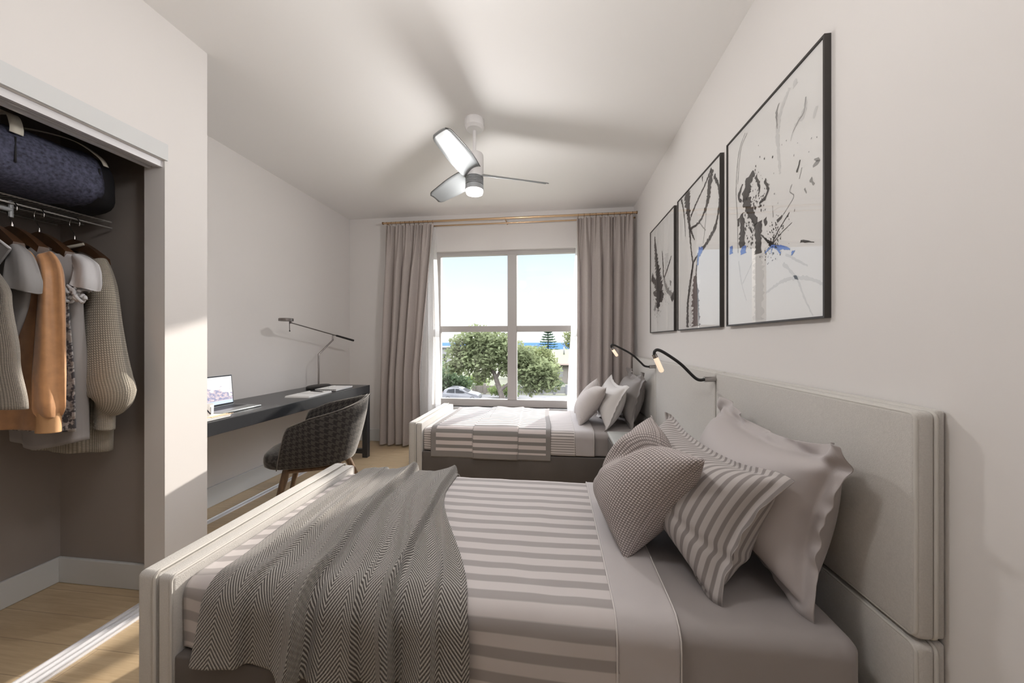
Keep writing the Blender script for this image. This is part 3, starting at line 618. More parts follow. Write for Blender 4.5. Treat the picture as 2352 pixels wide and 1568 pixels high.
# ------------------------------------------------------------------ upholstered headboards, three panels wide
def loop_tube(g, x, ya, yb, za, zb, r, rad):
    P = []
    for cy, cz, a0 in ((yb - r, zb - r, 0), (ya + r, zb - r, 90), (ya + r, za + r, 180), (yb - r, za + r, 270)):
        for k in range(6):
            a = R(a0 + k * 18); P.append((x, cy + r * math.cos(a), cz + r * math.sin(a)))
    P.append(P[0]); g.tube(P, rad, 8, cap=False, up=(1, 0, 0))
def headboard(ya, yb, lab):
    o = empty('headboard', (0.84, (ya + yb) / 2, 0.0), lab, 'headboard', 'upholstered headboard panels')
    for n, za, zb in (('lower_cushion', 0.012, 0.527), ('upper_cushion', 0.535, 1.052)):
        c = G().rbox((0.806, ya, za), (0.848, yb, zb), 0.014, 4).build(n, 'upholstery', o, smooth='auto')
        G().rbox((0.8485, ya + 0.004, za + 0.004), (0.8695, yb - 0.004, zb + 0.004), 0.008, 3).build('back_panel', 'upholstery', c, smooth='auto')
        g = G(); loop_tube(g, 0.811, ya + 0.006, yb - 0.006, za + 0.006, zb - 0.006, 0.016, 0.0045); loop_tube(g, 0.847, ya + 0.002, yb - 0.002, za + 0.002, zb - 0.002, 0.016, 0.0045)
        g.build('piping', 'piping', c, smooth=True)
    return o
headboard(0.893, 1.884, 'cream upholstered headboard panel behind the nearest bed')
headboard(1.892, 2.946, 'cream upholstered wall panel between the two beds above the nightstand')
headboard(2.954, 3.800, 'cream upholstered headboard panel behind the far bed by the curtain')

# ------------------------------------------------------------------ beds
def bed_frame(yn, yf, lab):
    o = empty('bed_frame', (-0.2, (yn + yf) / 2, 0.0), lab, 'bed', 'upholstered single beds')
    f = G().rbox((-1.248, yn, 0.03), (-1.182, yf, 0.520), 0.018, 4).build('footboard', 'upholstery', o, smooth='auto')
    G().rbox((-1.181, yn + 0.004, 0.05), (-1.130, yf - 0.004, 0.512), 0.014, 4).build('footboard_cushion', 'upholstery', f, smooth='auto')
    g = G(); loop_tube(g, -1.184, yn + 0.001, yf - 0.001, 0.035, 0.519, 0.018, 0.0045); loop_tube(g, -1.134, yn + 0.006, yf - 0.006, 0.055, 0.508, 0.016, 0.004)
    g.build('piping', 'piping', f, smooth=True)
    for a, b in ((yn + 0.01, yn + 0.05), (yf - 0.05, yf - 0.01)):
        G().rbox((-1.129, a, 0.05), (0.804, b, 0.272), 0.008, 3).build('side_rail', 'darkfab', o, smooth='auto')
    G().box((-1.129, yn + 0.051, 0.20), (0.804, yf - 0.051, 0.262)).build('slat_base', 'darkfab', o)
    for x in (-1.20, 0.70):
        for y in (yn + 0.06, yf - 0.06): G().lathe((x, y, 0.0), [(0.018, 0), (0.022, 0.06)], 16).build('leg', 'black', o, smooth='auto')
    return o
bed_frame(0.905, 1.868, 'nearest cream upholstered single bed under the herringbone throw')
bed_frame(2.870, 3.820, 'far cream upholstered single bed below the window')

def path(yn, yf, zt, zb, r, zb2=None):
    zb2 = zb if zb2 is None else zb2
    L1 = zt - r - zb; La = r * math.pi / 2; L2 = (yf - r) - (yn + r); L3 = zt - r - zb2
    tot = L1 + La + L2 + La + L3
    def f(s):
        if s < L1: return yn, zb + s, -1.0, 0.0
        s -= L1
        if s < La:
            a = s / r; return yn + r - r * math.cos(a), zt - r + r * math.sin(a), -math.cos(a), math.sin(a)
        s -= La
        if s < L2: return yn + r + s, zt, 0.0, 1.0
        s -= L2
        if s < La:
            a = s / r; return yf - r + r * math.sin(a), zt - r + r * math.cos(a), math.sin(a), math.cos(a)
        s -= La
        return yf, zt - r - s, 1.0, 0.0
    return f, tot, L1
def drape(name, mat, xs, P, off, disp, ns=150, sol=0.006, sub=0, xf=None, uvf=None, parent=None):
    f, tot, L1 = P; V = []; U = []
    for i, x in enumerate(xs):
        for j in range(ns):
            s = tot * j / (ns - 1); y, z, ny, nz = f(s); d = off + disp(x, s); xx = xf(x, s) if xf else x
            V.append((xx, y + ny * d, z + nz * d)); U.append(uvf(x, s) if uvf else (x, s))
    return mesh(name, V, grid_faces(len(xs), ns), mat, parent, uvs=U, solid=sol, soff=-1.0, sub=sub)
def lin(a, b, n): return [a + (b - a) * i / (n - 1) for i in range(n)]
def vn(x, y, sd=0): return float(vnoise(x, y, sd))

def bedding(yn, yf, zt, stripe, which, far):
    tag(G().rbox((-1.120, yn + 0.035, 0.268), (0.735, yf - 0.035, zt - 0.016), 0.035, 4).build('mattress', 'mattress', smooth='auto'),
        f'mattress of the {which} bed under its sheets', 'mattress', 'mattresses')
    P = path(yn + 0.028, yf - 0.028, zt, 0.282, 0.045)
    o = drape('fitted_sheet', 'sheet', lin(0.10, 0.755, 60), P, 0.0, lambda x, s: 0.004 * vn(x * 9, s * 7, 1) - 0.05 * max(0, (x - 0.70) / 0.055) ** 2.2)
    tag(o, f'mauve grey sheet tucked over the head end of the {which} bed', 'sheet', 'grey sheets')
    o = drape('duvet', stripe, lin(-1.122, 0.165, 110), P, 0.010,
              lambda x, s: 0.006 * vn(x * 4, s * 5, 2) + 0.003 * vn(x * 14, s * 12, 3) - 0.012 * math.exp(-((x + 1.12) / 0.06) ** 2)
              + (0.010 * math.sin(x * 7 + 1) * max(0, 1 - s / 0.25)), sol=0.008)
    tag(o, f'{"pink and grey striped" if not far else "finely striped"} duvet cover lying on the {which} bed', 'duvet', 'striped duvets')
    o = drape('folded_sheet', 'foldband', lin(0.155, 0.315, 16), P, 0.015, lambda x, s: 0.004 * vn(x * 12, s * 8, 4) + 0.0022 * vn(x * 30, s * 22, 14), sol=0.007)
    tag(o, f'turned down pale grey top sheet band across the {which} bed', 'sheet', 'turned down sheets')
    f, tot, L1 = P; pts = []
    for k in range(60):
        y, z, ny, nz = f(tot * k / 59); d = 0.0165 + 0.004 * vn(0.155 * 12, tot * k / 59 * 8, 4); pts.append((0.157, y + ny * d, z + nz * d))
    G().tube(pts, 0.0022, 6).build('hem_seam', 'seam', o, smooth=True)
    pts = []
    for k in range(60):
        y, z, ny, nz = f(tot * k / 59); d = 0.0165 + 0.004 * vn(0.313 * 12, tot * k / 59 * 8, 4); pts.append((0.313, y + ny * d, z + nz * d))
    G().tube(pts, 0.0018, 6).build('hem_seam', 'seam', o, smooth=True)
bedding(0.905, 1.868, 0.483, 'stripe_duvet', 'nearest', False)
bedding(2.870, 3.820, 0.462, 'stripe_fine', 'far', True)

# ---- herringbone throw over the foot of the nearest bed
def smooth(t): t = max(0, min(1, t)); return t * t * (3 - 2 * t)
PT = path(0.918, 1.872, 0.497, 0.285, 0.060, 0.33)
Ltot = PT[1]
def throw_x(p, s):
    t = smooth((s - 0.1) / (Ltot - 0.45))
    xl = -1.035 + 0.02 * math.sin(s * 6) * (1 - t) - 0.015 * t; xr = -0.225 * (1 - t) + -0.515 * t
    return xl + (xr - xl) * p
def creases(s):
    t = smooth((s - 0.1) / (Ltot - 0.45))
    return ((0.41 + 0.11 * t + 0.012 * math.sin(s * 8), 0.044), (0.72 + 0.235 * t ** 1.3 + 0.012 * math.sin(s * 7 + 2), 0.040), (0.60 + 0.12 * t, 0.012 * (1 - t)), (0.17 + 0.06 * t, 0.010), (0.88 + 0.1 * t, 0.014 * (1 - t)))
def throw_d(p, s):
    W = throw_x(1, s) - throw_x(0, s); d = 0.0; side = max(0, 1 - s / 0.34)
    for c, a in creases(s):
        q = (c - p) * W
        if q > 0: d += a * math.exp(-q / 0.055) * (1 + 0.5 * side)
        else: d += a * math.exp(-(q / 0.006) ** 2) * (1 + 0.5 * side)
        d -= 0.006 * math.exp(-((q + 0.018) / 0.012) ** 2) * (a / 0.03)
    d += 0.008 * vn(p * 7, s * 4, 7) + 0.004 * vn(p * 20, s * 9, 8) + 0.018 * side * math.sin(p * 15 + 1) * side + 0.012 * side
    e = min(p, 1 - p); d -= 0.004 * math.exp(-e / 0.012)
    return max(d, -0.006)
ps = lin(0, 1, 230)
f, tot, L1 = PT; NS = 230; V = []; U = np.zeros((len(ps), NS, 2)); Pn = np.zeros((len(ps), NS, 3))
for i, p in enumerate(ps):
    for j in range(NS):
        s_ = tot * j / (NS - 1); y, z, ny, nz = f(s_); d = 0.012 + throw_d(p, s_); Pn[i, j] = (throw_x(p, s_), y + ny * d, z + nz * d)
du = np.linalg.norm(np.diff(Pn, axis=0), axis=2); cu = np.vstack([np.zeros((1, NS)), np.cumsum(du, 0)]); cu = cu / cu[-1:] * 0.98
dv = np.linalg.norm(np.diff(Pn, axis=1), axis=2); cv = np.hstack([np.zeros((len(ps), 1)), np.cumsum(dv, 1)])
U[..., 0] = cu; U[..., 1] = cv + 0.012 * vnoise(cu * 7, cv * 4, 5)
o = mesh('throw_blanket', Pn.reshape(-1, 3), grid_faces(len(ps), NS), 'throw', None, uvs=U.reshape(-1, 2), solid=0.007, soff=-1.0)
tag(o, 'grey herringbone wool throw draped over the foot of the nearest bed', 'throw blanket')

# ---- bordered striped blanket on the far bed
PB = path(2.888, 3.802, 0.474, 0.232, 0.050, 0.34)
def bl_d(x, s):
    mid = smooth((x + 0.690) / 0.012) * smooth((-0.300 - x) / 0.012)
    return 0.011 * mid + 0.006 * vn(x * 8, s * 6, 11) + 0.010 * math.exp(-((x + 0.40) / 0.10) ** 2) * math.exp(-((s - 0.5) / 0.3) ** 2) + 0.012 * math.sin((x + 1.0) * 11) ** 2 * smooth((s - 0.9) / 0.2) + 0.004
def bl_uv(x, s):
    sh = 0.0 if x < -0.685 else (0.016 if x < -0.305 else 0.030)
    return (x + 1.05, s + sh * smooth((s - 0.03) / 0.03) * 0.6 - (0.0 if x < -0.685 else 0.0))
def bl_x(x, s):
    return x + 0.012 * smooth((s - 0.3) / 0.6) * (1 if x < -0.6 else -2.2)
o = drape('striped_blanket', 'blanket', lin(-1.05, -0.035, 180), PB, 0.008, bl_d, ns=130, sol=0.007, xf=bl_x, uvf=bl_uv)
tag(o, 'folded striped blanket with grey border draped over the far bed', 'blanket')
for x in (-0.688, -0.303):
    f, tot, L1 = PB; pts = []
    for k in range(70):
        s = tot * k / 69; y, z, ny, nz = f(s); d = 0.0085 + bl_d(x, s); pts.append((bl_x(x, s), y + ny * d, z + nz * d))
    G().tube(pts, 0.0022, 6).build('fold_seam', 'greydress', o, smooth=True)

# ------------------------------------------------------------------ nightstand between the beds
t = empty('nightstand', (0.60, 2.38, 0), 'low nightstand with pale top between the two beds', 'nightstand')
G().rbox((0.408, 1.885, 0.470), (0.803, 2.852, 0.500), 0.010, 3).build('top', 'nightstand', t, smooth='auto')
G().box((0.430, 1.895, 0.06), (0.803, 2.842, 0.469)).build('body', 'nightdark', t, bevel=0.004)
for a, b in ((1.905, 2.364), (2.372, 2.832)):
    d = G().box((0.412, a, 0.08), (0.429, b, 0.455)).build('drawer', 'nightdark', t, bevel=0.003)
    G().tube([(0.404, (a + b) / 2 - 0.06, 0.40), (0.404, (a + b) / 2 + 0.06, 0.40)], 0.005, 8).build('handle', 'chrome', d, smooth='auto')
for x in (0.45, 0.78):
    for y in (1.92, 2.82): G().lathe((x, y, 0.0), [(0.014, 0), (0.018, 0.06)], 12).build('leg', 'black', t, smooth='auto')

# ------------------------------------------------------------------ pillows: two sewn sheets blown up in a small cloth simulation
def sim_pillow(w_, h_, n, m, flange, press, seed, steps=110, dent=0.0):
    rng = np.random.RandomState(seed)
    X, Y = np.meshgrid(np.linspace(-w_ / 2, w_ / 2, n), np.linspace(-h_ / 2, h_ / 2, m), indexing='ij')
    ex = np.clip((w_ / 2 - np.abs(X)) / (w_ / 2), 0, 1); ey = np.clip((h_ / 2 - np.abs(Y)) / (h_ / 2), 0, 1)
    Z0 = 0.02 * np.sqrt(ex * ey) + 0.004
    P = np.zeros((2, n, m, 3)); P[:, :, :, 0] = X; P[:, :, :, 1] = Y; P[0, :, :, 2] = Z0; P[1, :, :, 2] = -Z0
    P[:, :, :, 2] += rng.normal(0, 0.0015, (n, m))[None]
    mask = np.zeros((n, m), bool); b = flange + 1; mask[:b] = 1; mask[-b:] = 1; mask[:, :b] = 1; mask[:, -b:] = 1
    dx = w_ / (n - 1); dy = h_ / (m - 1); V = np.zeros_like(P)
    def sl(q, st): return q[st]
    def pr(A, B, rest, k, kc):
        d = B - A; L = np.sqrt((d * d).sum(-1, keepdims=True)) + 1e-9; kk = np.where(L > rest, k, kc)
        c = d * (0.5 * kk * (1 - rest / L)); A += c; B -= c
    for it in range(steps):
        gu = np.gradient(P, axis=1); gv = np.gradient(P, axis=2); N = np.cross(gu, gv); N /= (np.linalg.norm(N, axis=-1, keepdims=True) + 1e-9)
        N[1] *= -1; N[:, mask] = 0
        V += N * press; V[:, :, :, 1] -= 0.00002; Q = P.copy(); P += V
        for _ in range(5):
            for o in (0, 1):
                a = P[:, o:n - 1:2]; c = P[:, o + 1:n:2]; pr(a, c, dx, 1.0, 0.55)
                a = P[:, :, o:m - 1:2]; c = P[:, :, o + 1:m:2]; pr(a, c, dy, 1.0, 0.55)
            for o in range(2):
                a = P[:, o:n - 1:2, :-1]; c = P[:, o + 1:n:2, 1:]; pr(a, c, math.hypot(dx, dy), 0.35, 0.1)
                a = P[:, o:n - 1:2, 1:]; c = P[:, o + 1:n:2, :-1]; pr(a, c, math.hypot(dx, dy), 0.35, 0.1)
            for o in range(4):
                a = P[:, o:n - 2:4]; c = P[:, o + 2:n:4]; k = min(a.shape[1], c.shape[1]); pr(a[:, :k], c[:, :k], 2 * dx, 0.12, 0.10)
                a = P[:, :, o:m - 2:4]; c = P[:, :, o + 2:m:4]; k = min(a.shape[2], c.shape[2]); pr(a[:, :, :k], c[:, :, :k], 2 * dy, 0.12, 0.10)
            av = P[:, mask].mean(0); P[:, mask] = av[None]
        V = (P - Q) * 0.88
    return P, X, Y
def pillow(name, mat, nb, fb, nt_, ft, size, flange, press, seed, lab, cat, grp=None, n=46, m=40, bend=0.0, thick=1.0, warp=None, back=None, chop=0.0, cpos=0.5):
    """nb/fb/nt/ft: near-bottom, far-bottom, near-top, far-top corner tips"""
    P, X, Y = sim_pillow(size[0], size[1], n, m, flange, press, seed)
    nb, fb, nt_, ft = [np.array(q, float) for q in (nb, fb, nt_, ft)]
    cx = (abs(P[:, 0, 0, 0]).mean() + abs(P[:, -1, -1, 0]).mean()) / 2; cy = (abs(P[:, 0, 0, 1]).mean() + abs(P[:, -1, -1, 1]).mean()) / 2
    a = P[..., 0] / cx * 0.5 + 0.5; b = P[..., 1] / cy * 0.5 + 0.5      # a: 0 near .. 1 far ; b: 0 bottom .. 1 top
    pos = (nb * ((1 - a) * (1 - b))[..., None] + fb * (a * (1 - b))[..., None] + nt_ * ((1 - a) * b)[..., None] + ft * (a * b)[..., None])
    gch = chop * np.exp(-((a - cpos) / 0.13) ** 2) * np.clip(b, 0, 1) ** 2.2
    dwn = (nb + fb - nt_ - ft); dwn = dwn / np.linalg.norm(dwn); pos = pos + dwn * gch[..., None]
    nrm = np.cross((nt_ + ft - nb - fb), (fb + ft - nb - nt_)); nrm = nrm / np.linalg.norm(nrm)
    if nrm[0] > 0: nrm = -nrm
    c = P[..., 2] * thick * (1 - 5.0 * gch) + bend * (4 * (b - 0.5) ** 2) + 0.0
    if warp is not None: c = c + warp(a, b)
    pos = pos + nrm * c[..., None]
    # weld the two sheets along the rim
    idx = -np.ones((2, n, m), int); V = []; U = []
    rim = np.zeros((n, m), bool); rim[0] = rim[-1] = True; rim[:, 0] = rim[:, -1] = True
    for s in range(2):
        for i in range(n):
            for j in range(m):
                if s == 1 and rim[i, j]: idx[1, i, j] = idx[0, i, j]; continue
                off = 0.0 if rim[i, j] else (0.0018 if s == 0 else -0.0018)
                idx[s, i, j] = len(V); V.append(pos[s, i, j] + nrm * off); U.append((X[i, j] + 1, Y[i, j] + 1))
    F = []
    for s in range(2):
        for i in range(n - 1):
            for j in range(m - 1):
                q = (idx[s, i, j], idx[s, i + 1, j], idx[s, i + 1, j + 1], idx[s, i, j + 1]); F.append(q if s == 0 else q[::-1])
    o = mesh(name, V, F, mat, None, uvs=U, sub=1)
    bm = bmesh.new(); bm.from_mesh(o.data); bmesh.ops.recalc_face_normals(bm, faces=bm.faces[:]); bm.to_mesh(o.data); bm.free()
    if flange: return tag(o, lab, cat, grp)
    rimp = [pos[0, i, 0] for i in range(n)] + [pos[0, n - 1, j] for j in range(1, m)] + [pos[0, i, m - 1] for i in range(n - 2, -1, -1)] + [pos[0, 0, j] for j in range(m - 2, -1, -1)]
    G().tube([tuple(q) for q in rimp], 0.0016, 6, cap=False).build('seam', back or mat, o, smooth=True, uvs=None)
    return tag(o, lab, cat, grp)
ZS = 0.492
def w1(a, b): return 0.018 * np.sin(a * 47) * np.exp(-((b - 0.98) / 0.05) ** 2) - 0.022 * np.exp(-((b - 0.85 + 0.03 * np.sin(a * 9)) / 0.025) ** 2) + 0.020 * np.sin(a * 19 + 1) * np.exp(-((b - 0.93) / 0.10) ** 2) + 0.012 * np.sin(a * 31) * np.exp(-((b - 0.9) / 0.07) ** 2) - 0.03 * np.exp(-((b - 1.0) / 0.12) ** 2) * 0
pillow('pillow', 'shamgrey', (0.655, 0.985, ZS), (0.60, 1.640, ZS), (0.735, 0.955, 0.965), (0.735, 1.660, 0.985), (0.74, 0.52), 3, 0.0011, 1,
       'large plain mauve grey pillow leaning on the headboard of the nearest bed', 'pillow', 'plain pillows against the headboards', n=54, m=40, warp=w1, thick=0.95)
pillow('pillow', 'stripe_sham', (0.440, 1.020, ZS), (0.385, 1.66, ZS), (0.612, 0.995, 0.873), (0.535, 1.725, 0.890), (0.70, 0.50), 2, 0.0012, 2,
       'grey striped pillow in the middle of the stack on the nearest bed', 'pillow', n=54, m=40, thick=1.0, warp=lambda a, b: 0.02 * (1 - b) * (1 - (2 * a - 1) ** 2) - 0.014 * np.exp(-((b - 0.84) / 0.04) ** 2) * np.exp(-((a - 0.35) / 0.2) ** 2) - 0.012 * np.exp(-((b - 0.25 - 0.4 * a) / 0.03) ** 2) * np.exp(-((a - 0.1) / 0.15) ** 2))
pillow('cushion', 'waffle', (0.236, 1.185, ZS + 0.01), (0.200, 1.610, ZS + 0.03), (0.430, 1.045, 0.905), (0.385, 1.440, 0.930), (0.46, 0.46), 0, 0.0016, 3,
       'woven waffle texture cushion at the front of the nearest bed pillows', 'cushion', n=44, m=44,
       thick=0.88, chop=0.115, cpos=0.50, warp=lambda a, b: -0.062 * np.exp(-((a - 0.47 - 0.42 * (1 - b)) / 0.075) ** 2) * np.clip(b * 1.5 - 0.2, 0, 1) + 0.022 * np.exp(-((a - 0.28 - 0.42 * (1 - b)) / 0.09) ** 2) * b
       - 0.018 * np.exp(-((b - 0.50 + 0.25 * a) / 0.05) ** 2) * np.clip(a * 2 - 0.9, 0, 1) - 0.010 * np.exp(-((b - 0.78) / 0.03) ** 2) * np.clip(a * 2 - 1, 0, 1))
Z2 = 0.470
pillow('pillow', 'darkpillow', (0.640, 3.06, Z2), (0.62, 3.70, Z2), (0.750, 3.03, 0.967), (0.745, 3.66, 0.960), (0.70, 0.52), 3, 0.0012, 4,
       'plain taupe pillow leaning on the headboard of the far bed', 'pillow', 'plain pillows against the headboards', n=46, m=36, warp=w1, thick=0.7)
pillow('pillow', 'whitecotton', (0.428, 2.985, Z2), (0.43, 3.60, Z2), (0.605, 2.985, 0.860), (0.560, 3.63, 0.905), (0.66, 0.46), 2, 0.0011, 5,
       'whitish linen pillow in the middle of the stack on the far bed', 'pillow', n=46, m=36, thick=0.72)
pillow('cushion', 'ribcushion', (0.215, 3.10, Z2 + 0.01), (0.195, 3.55, Z2 + 0.03), (0.445, 3.05, 0.843), (0.420, 3.52, 0.862), (0.46, 0.46), 0, 0.0016, 6,
       'pale ribbed cushion at the front of the far bed pillows', 'cushion', n=40, m=40,
       thick=0.62, chop=0.07, cpos=0.55)

# ------------------------------------------------------------------ gooseneck reading lights on the headboard joints
def goose(y, P, tube_pts, xb, zb, lab):
    o = empty('reading_light', (0.80, y, zb), lab, 'reading light', 'gooseneck reading lights')
    G().tube([(xb, y, zb), (0.838, y, zb + 0.004)], 0.0135, 18).build('wall_bracket', 'chrome', o, smooth='auto')
    pts = [(xb + 0.004, y, zb)] + [(x, y, z) for x, z in P]
    G().tube(pts, 0.0078, 12, smooth_path=8).build('gooseneck', 'black', o, smooth=True)
    a, b = tube_pts
    h = Vector((a[0], y, a[1])); e_ = Vector((b[0], y, b[1])); d = (e_ - h).normalized()
    c = G().tube([h - d * 0.003, h + d * 0.016], 0.013, 18).build('lamp_collar', 'chrome', o, smooth='auto')
    G().tube([h + d * 0.016, e_ - d * 0.008, e_], [0.0125, 0.0125, 0.007], 18).build('light_tube', 'warmglow', o, smooth='auto')
goose(1.888, [(0.715, 1.020), (0.64, 1.094), (0.57, 1.145), (0.530, 1.166), (0.512, 1.160), (0.509, 1.142)], ((0.510, 1.140), (0.548, 1.052)), 0.752, 1.017, 'black gooseneck reading light nearest the viewer between two headboard panels')
goose(2.950, [(0.72, 1.012), (0.686, 1.044), (0.617, 1.107), (0.511, 1.166), (0.470, 1.184), (0.457, 1.176), (0.460, 1.158)], ((0.462, 1.156), (0.506, 1.090)), 0.757, 1.005, 'black gooseneck reading light farther off beside the curtain')
# ------------------------------------------------------------------ desk
t = empty('desk', (-2.22, 2.6, 0), 'long black lacquered desk along the left wall', 'desk')
DX0, DX1, DY0, DY1, DZ = XL + 0.018, -1.94, 1.66, 3.49, 0.752
tp = G().box((DX0, DY0, DZ - 0.082), (DX1, DY1, DZ)).build('desktop', 'desk', t, bevel=0.003)
for y in (DY0, DY1 - 0.055):
    for x in (DX0, DX1 - 0.055): G().box((x, y, 0.0), (x + 0.055, y + 0.055, DZ - 0.083)).build('leg', 'desk', t, bevel=0.002)
    G().box((DX0 + 0.056, y + 0.005, 0.04), (DX1 - 0.056, y + 0.05, 0.085)).build('foot_rail', 'desk', t, bevel=0.002)

# desk lamp
LX = -2.28
t = empty('desk_lamp', (-2.30, 3.18, DZ), 'chrome balanced arm desk lamp on the black desk', 'desk lamp')
G().lathe((-2.30, 3.18, DZ), [(0.135, 0.0005), (0.14, 0.006), (0.14, 0.024), (0.125, 0.030)], 40, sx=0.62, sy=1.0).build('base', 'black', t, smooth='auto')
G().tube([(-2.30, 3.18, DZ + 0.03), (-2.30, 3.18, 1.085), (LX, 3.37, 1.225), (LX, 3.375, 1.275)], 0.008, 12).build('stem', 'gunmetal', t, smooth='auto')
G().tube([(LX, 2.80, 1.372), (LX, 3.375, 1.280), (LX, 3.42, 1.273)], 0.005, 12).build('arm', 'gunmetal', t, smooth='auto')
G().tube([(LX, 3.42, 1.273), (LX, 3.44, 1.270), (LX, 3.74, 1.222)], [0.006, 0.010, 0.012], 14).build('counterweight', 'black', t, smooth='auto')
hd = G().lathe((LX, 2.735, 1.395), [(0.052, -0.012), (0.056, -0.010), (0.056, 0.010), (0.052, 0.013)], 32).build('lamp_head', 'gunmetal', t, smooth='auto')
G().tube([(LX, 2.785, 1.365), (LX, 2.785, 1.398)], 0.010, 12).build('joint', 'gunmetal', hd, smooth='auto')
G().tube([(LX, 2.775, 1.385), (LX + .01, 2.765, 1.305)], 0.0028, 8).build('handle', 'gunmetal', hd, smooth=True)
G().tube([(LX + .01, 2.765, 1.305), (LX + .011, 2.764, 1.296)], 0.005, 8).build('handle_tip', 'black', hd, smooth=True)

# laptop
t = empty('laptop', (-2.175, 2.10, DZ), 'open silver laptop showing a mountain picture on the desk', 'laptop')
b = G().rbox((-2.285, 1.940, DZ + 0.001), (-2.065, 2.250, DZ + 0.013), 0.004, 3).build('base', 'alu', t, smooth='auto')
G().box((-2.262, 1.962, DZ + 0.0131), (-2.160, 2.228, DZ + 0.0138)).build('keyboard', 'keys', b)
G().box((-2.148, 2.045, DZ + 0.0131), (-2.078, 2.145, DZ + 0.0134)).build('trackpad', 'alu', b)
def lid(x, y, z0, h, lean=-0.018): return (x + lean * (h / 0.208), y, z0 + h)
V = []; z0 = DZ + 0.014
for h in (0.0, 0.208):
    for y in (1.942, 2.248):
        for dx in (0.0, -0.006): V.append(lid(-2.282 + dx, y, z0, h))
G().add(V, [(0, 2, 3, 1), (4, 5, 7, 6), (0, 4, 6, 2), (1, 3, 7, 5), (0, 1, 5, 4), (2, 6, 7, 3)]).build('lid', 'alu', t)
V = [lid(-2.2815, 1.944, z0, 0.003), lid(-2.2815, 2.246, z0, 0.003), lid(-2.2815, 2.246, z0, 0.206), lid(-2.2815, 1.944, z0, 0.206)]
bz = mesh('screen_bezel', V, [(0, 1, 2, 3)], 'keys', t, smooth=False)
V = [lid(-2.2808, 1.951, z0, 0.014), lid(-2.2808, 2.241, z0, 0.014), lid(-2.2808, 2.241, z0, 0.199), lid(-2.2808, 1.951, z0, 0.199)]
mesh('screen', V, [(0, 1, 2, 3)], 'screen', t, smooth=False, uvs=[(0, 0), (1, 0), (1, 1), (0, 1)])

# notebook, pencils and mug beside the laptop
def notebook(name, x0, y0, x1, y1, lab, open_=False, rz=0.0, z=DZ, cat='notebook', th=0.014):
    cx, cy = (x0 + x1) / 2, (y0 + y1) / 2; o = empty(name, (cx, cy, z), lab, cat, rz=rz); a, b_ = (x1 - x0) / 2, (y1 - y0) / 2
    def P(nm, g, m, **k): return g.build(nm, m, o, local=True, **k)
    P('cover', G().box((-a, -b_, 0.0008), (a, b_, 0.003)), 'keys' if not open_ else 'bookpaper')
    P('pages', G().box((-a + .003, -b_ + .003, 0.0031), (a - .003, b_ - .003, th)), 'bookpaper', bevel=0.001)
    if open_:
        P('spine_crease', G().tube([(-a + .004, 0, th + .0003), (a - .004, 0, th + .0003)], 0.0012, 6), 'grey')
    else: P('top_cover', G().box((-a, -b_, th + 0.0003), (a, b_, th + 0.0022)), 'bookpaper')
    return o
notebook('notebook', -2.110, 1.730, -1.960, 1.915, 'thin white covered notebook at the desk edge under the mug', z=DZ, th=0.012)
for k, (xa, ya) in enumerate(((-1.975, 1.80), (-1.990, 1.79))):
    o = tag(G().tube([(xa, ya, DZ + 0.0182), (xa - 0.012 * k + .006, ya + 0.12, DZ + 0.0182)], 0.0034, 8).build('pencil', 'pencil', smooth='auto'),
            ['bare wood pencil nearer the desk edge beside the mug', 'bare wood pencil nearer the mug foot'][k], 'pencil', 'pencils by the mug')
    G().tube([(xa - 0.012 * k + .006, ya + 0.12, DZ + 0.0182), (xa - 0.012 * k + .0075, ya + 0.135, DZ + 0.0182)], [0.0034, 0.0008], 8).build('tip', 'pencil', o, smooth=True)
MX, MY, MZ = -2.045, 1.828, DZ + 0.0145
t = empty('mug', (MX, MY, MZ), 'small white mug with a black letter N beside the laptop', 'mug')
G().lathe((MX, MY, MZ), [(0.030, 0.0), (0.036, 0.002), (0.039, 0.030), (0.040, 0.072), (0.037, 0.072), (0.036, 0.030), (0.030, 0.006)], 40).build('cup', 'white_ceramic', t, smooth='auto')
G().tube([(MX - 0.01, MY - 0.037, MZ + 0.058), (MX - .01, MY - 0.060, MZ + 0.052), (MX - .01, MY - 0.062, MZ + 0.026), (MX - .01, MY - 0.037, MZ + 0.018)], 0.0045, 10, smooth_path=5).build('handle', 'white_ceramic', t, smooth=True)
def on_mug(u, v, r=0.0405):      # u metres round the mug, v height
    a = math.atan2(0 - MY, 0 - MX) * 0 + R(-24) + u / 0.040; return (MX + r * math.cos(a), MY + r * math.sin(a), MZ + v)
V = []; F = []
def seg(u0, v0, u1, v1, wd):
    k = len(V); n = 6
    for i in range(n + 1):
        q = i / n; uu = u0 + (u1 - u0) * q; vv = v0 + (v1 - v0) * q; V.extend([on_mug(uu - wd / 2, vv), on_mug(uu + wd / 2, vv)])
    for i in range(n): F.append((k + 2 * i, k + 2 * i + 1, k + 2 * i + 3, k + 2 * i + 2))
seg(-.014, .016, -.014, .058, .003); seg(-.014, .058, .014, .016, .008); seg(.014, .016, .014, .058, .003)
for uu in (-.014, .014):
    seg(uu - .005, .0585 if uu < 0 else .0585, uu + .005, .0585, .002)
mesh('letter', V, F, 'dark_letter', t, smooth=False)

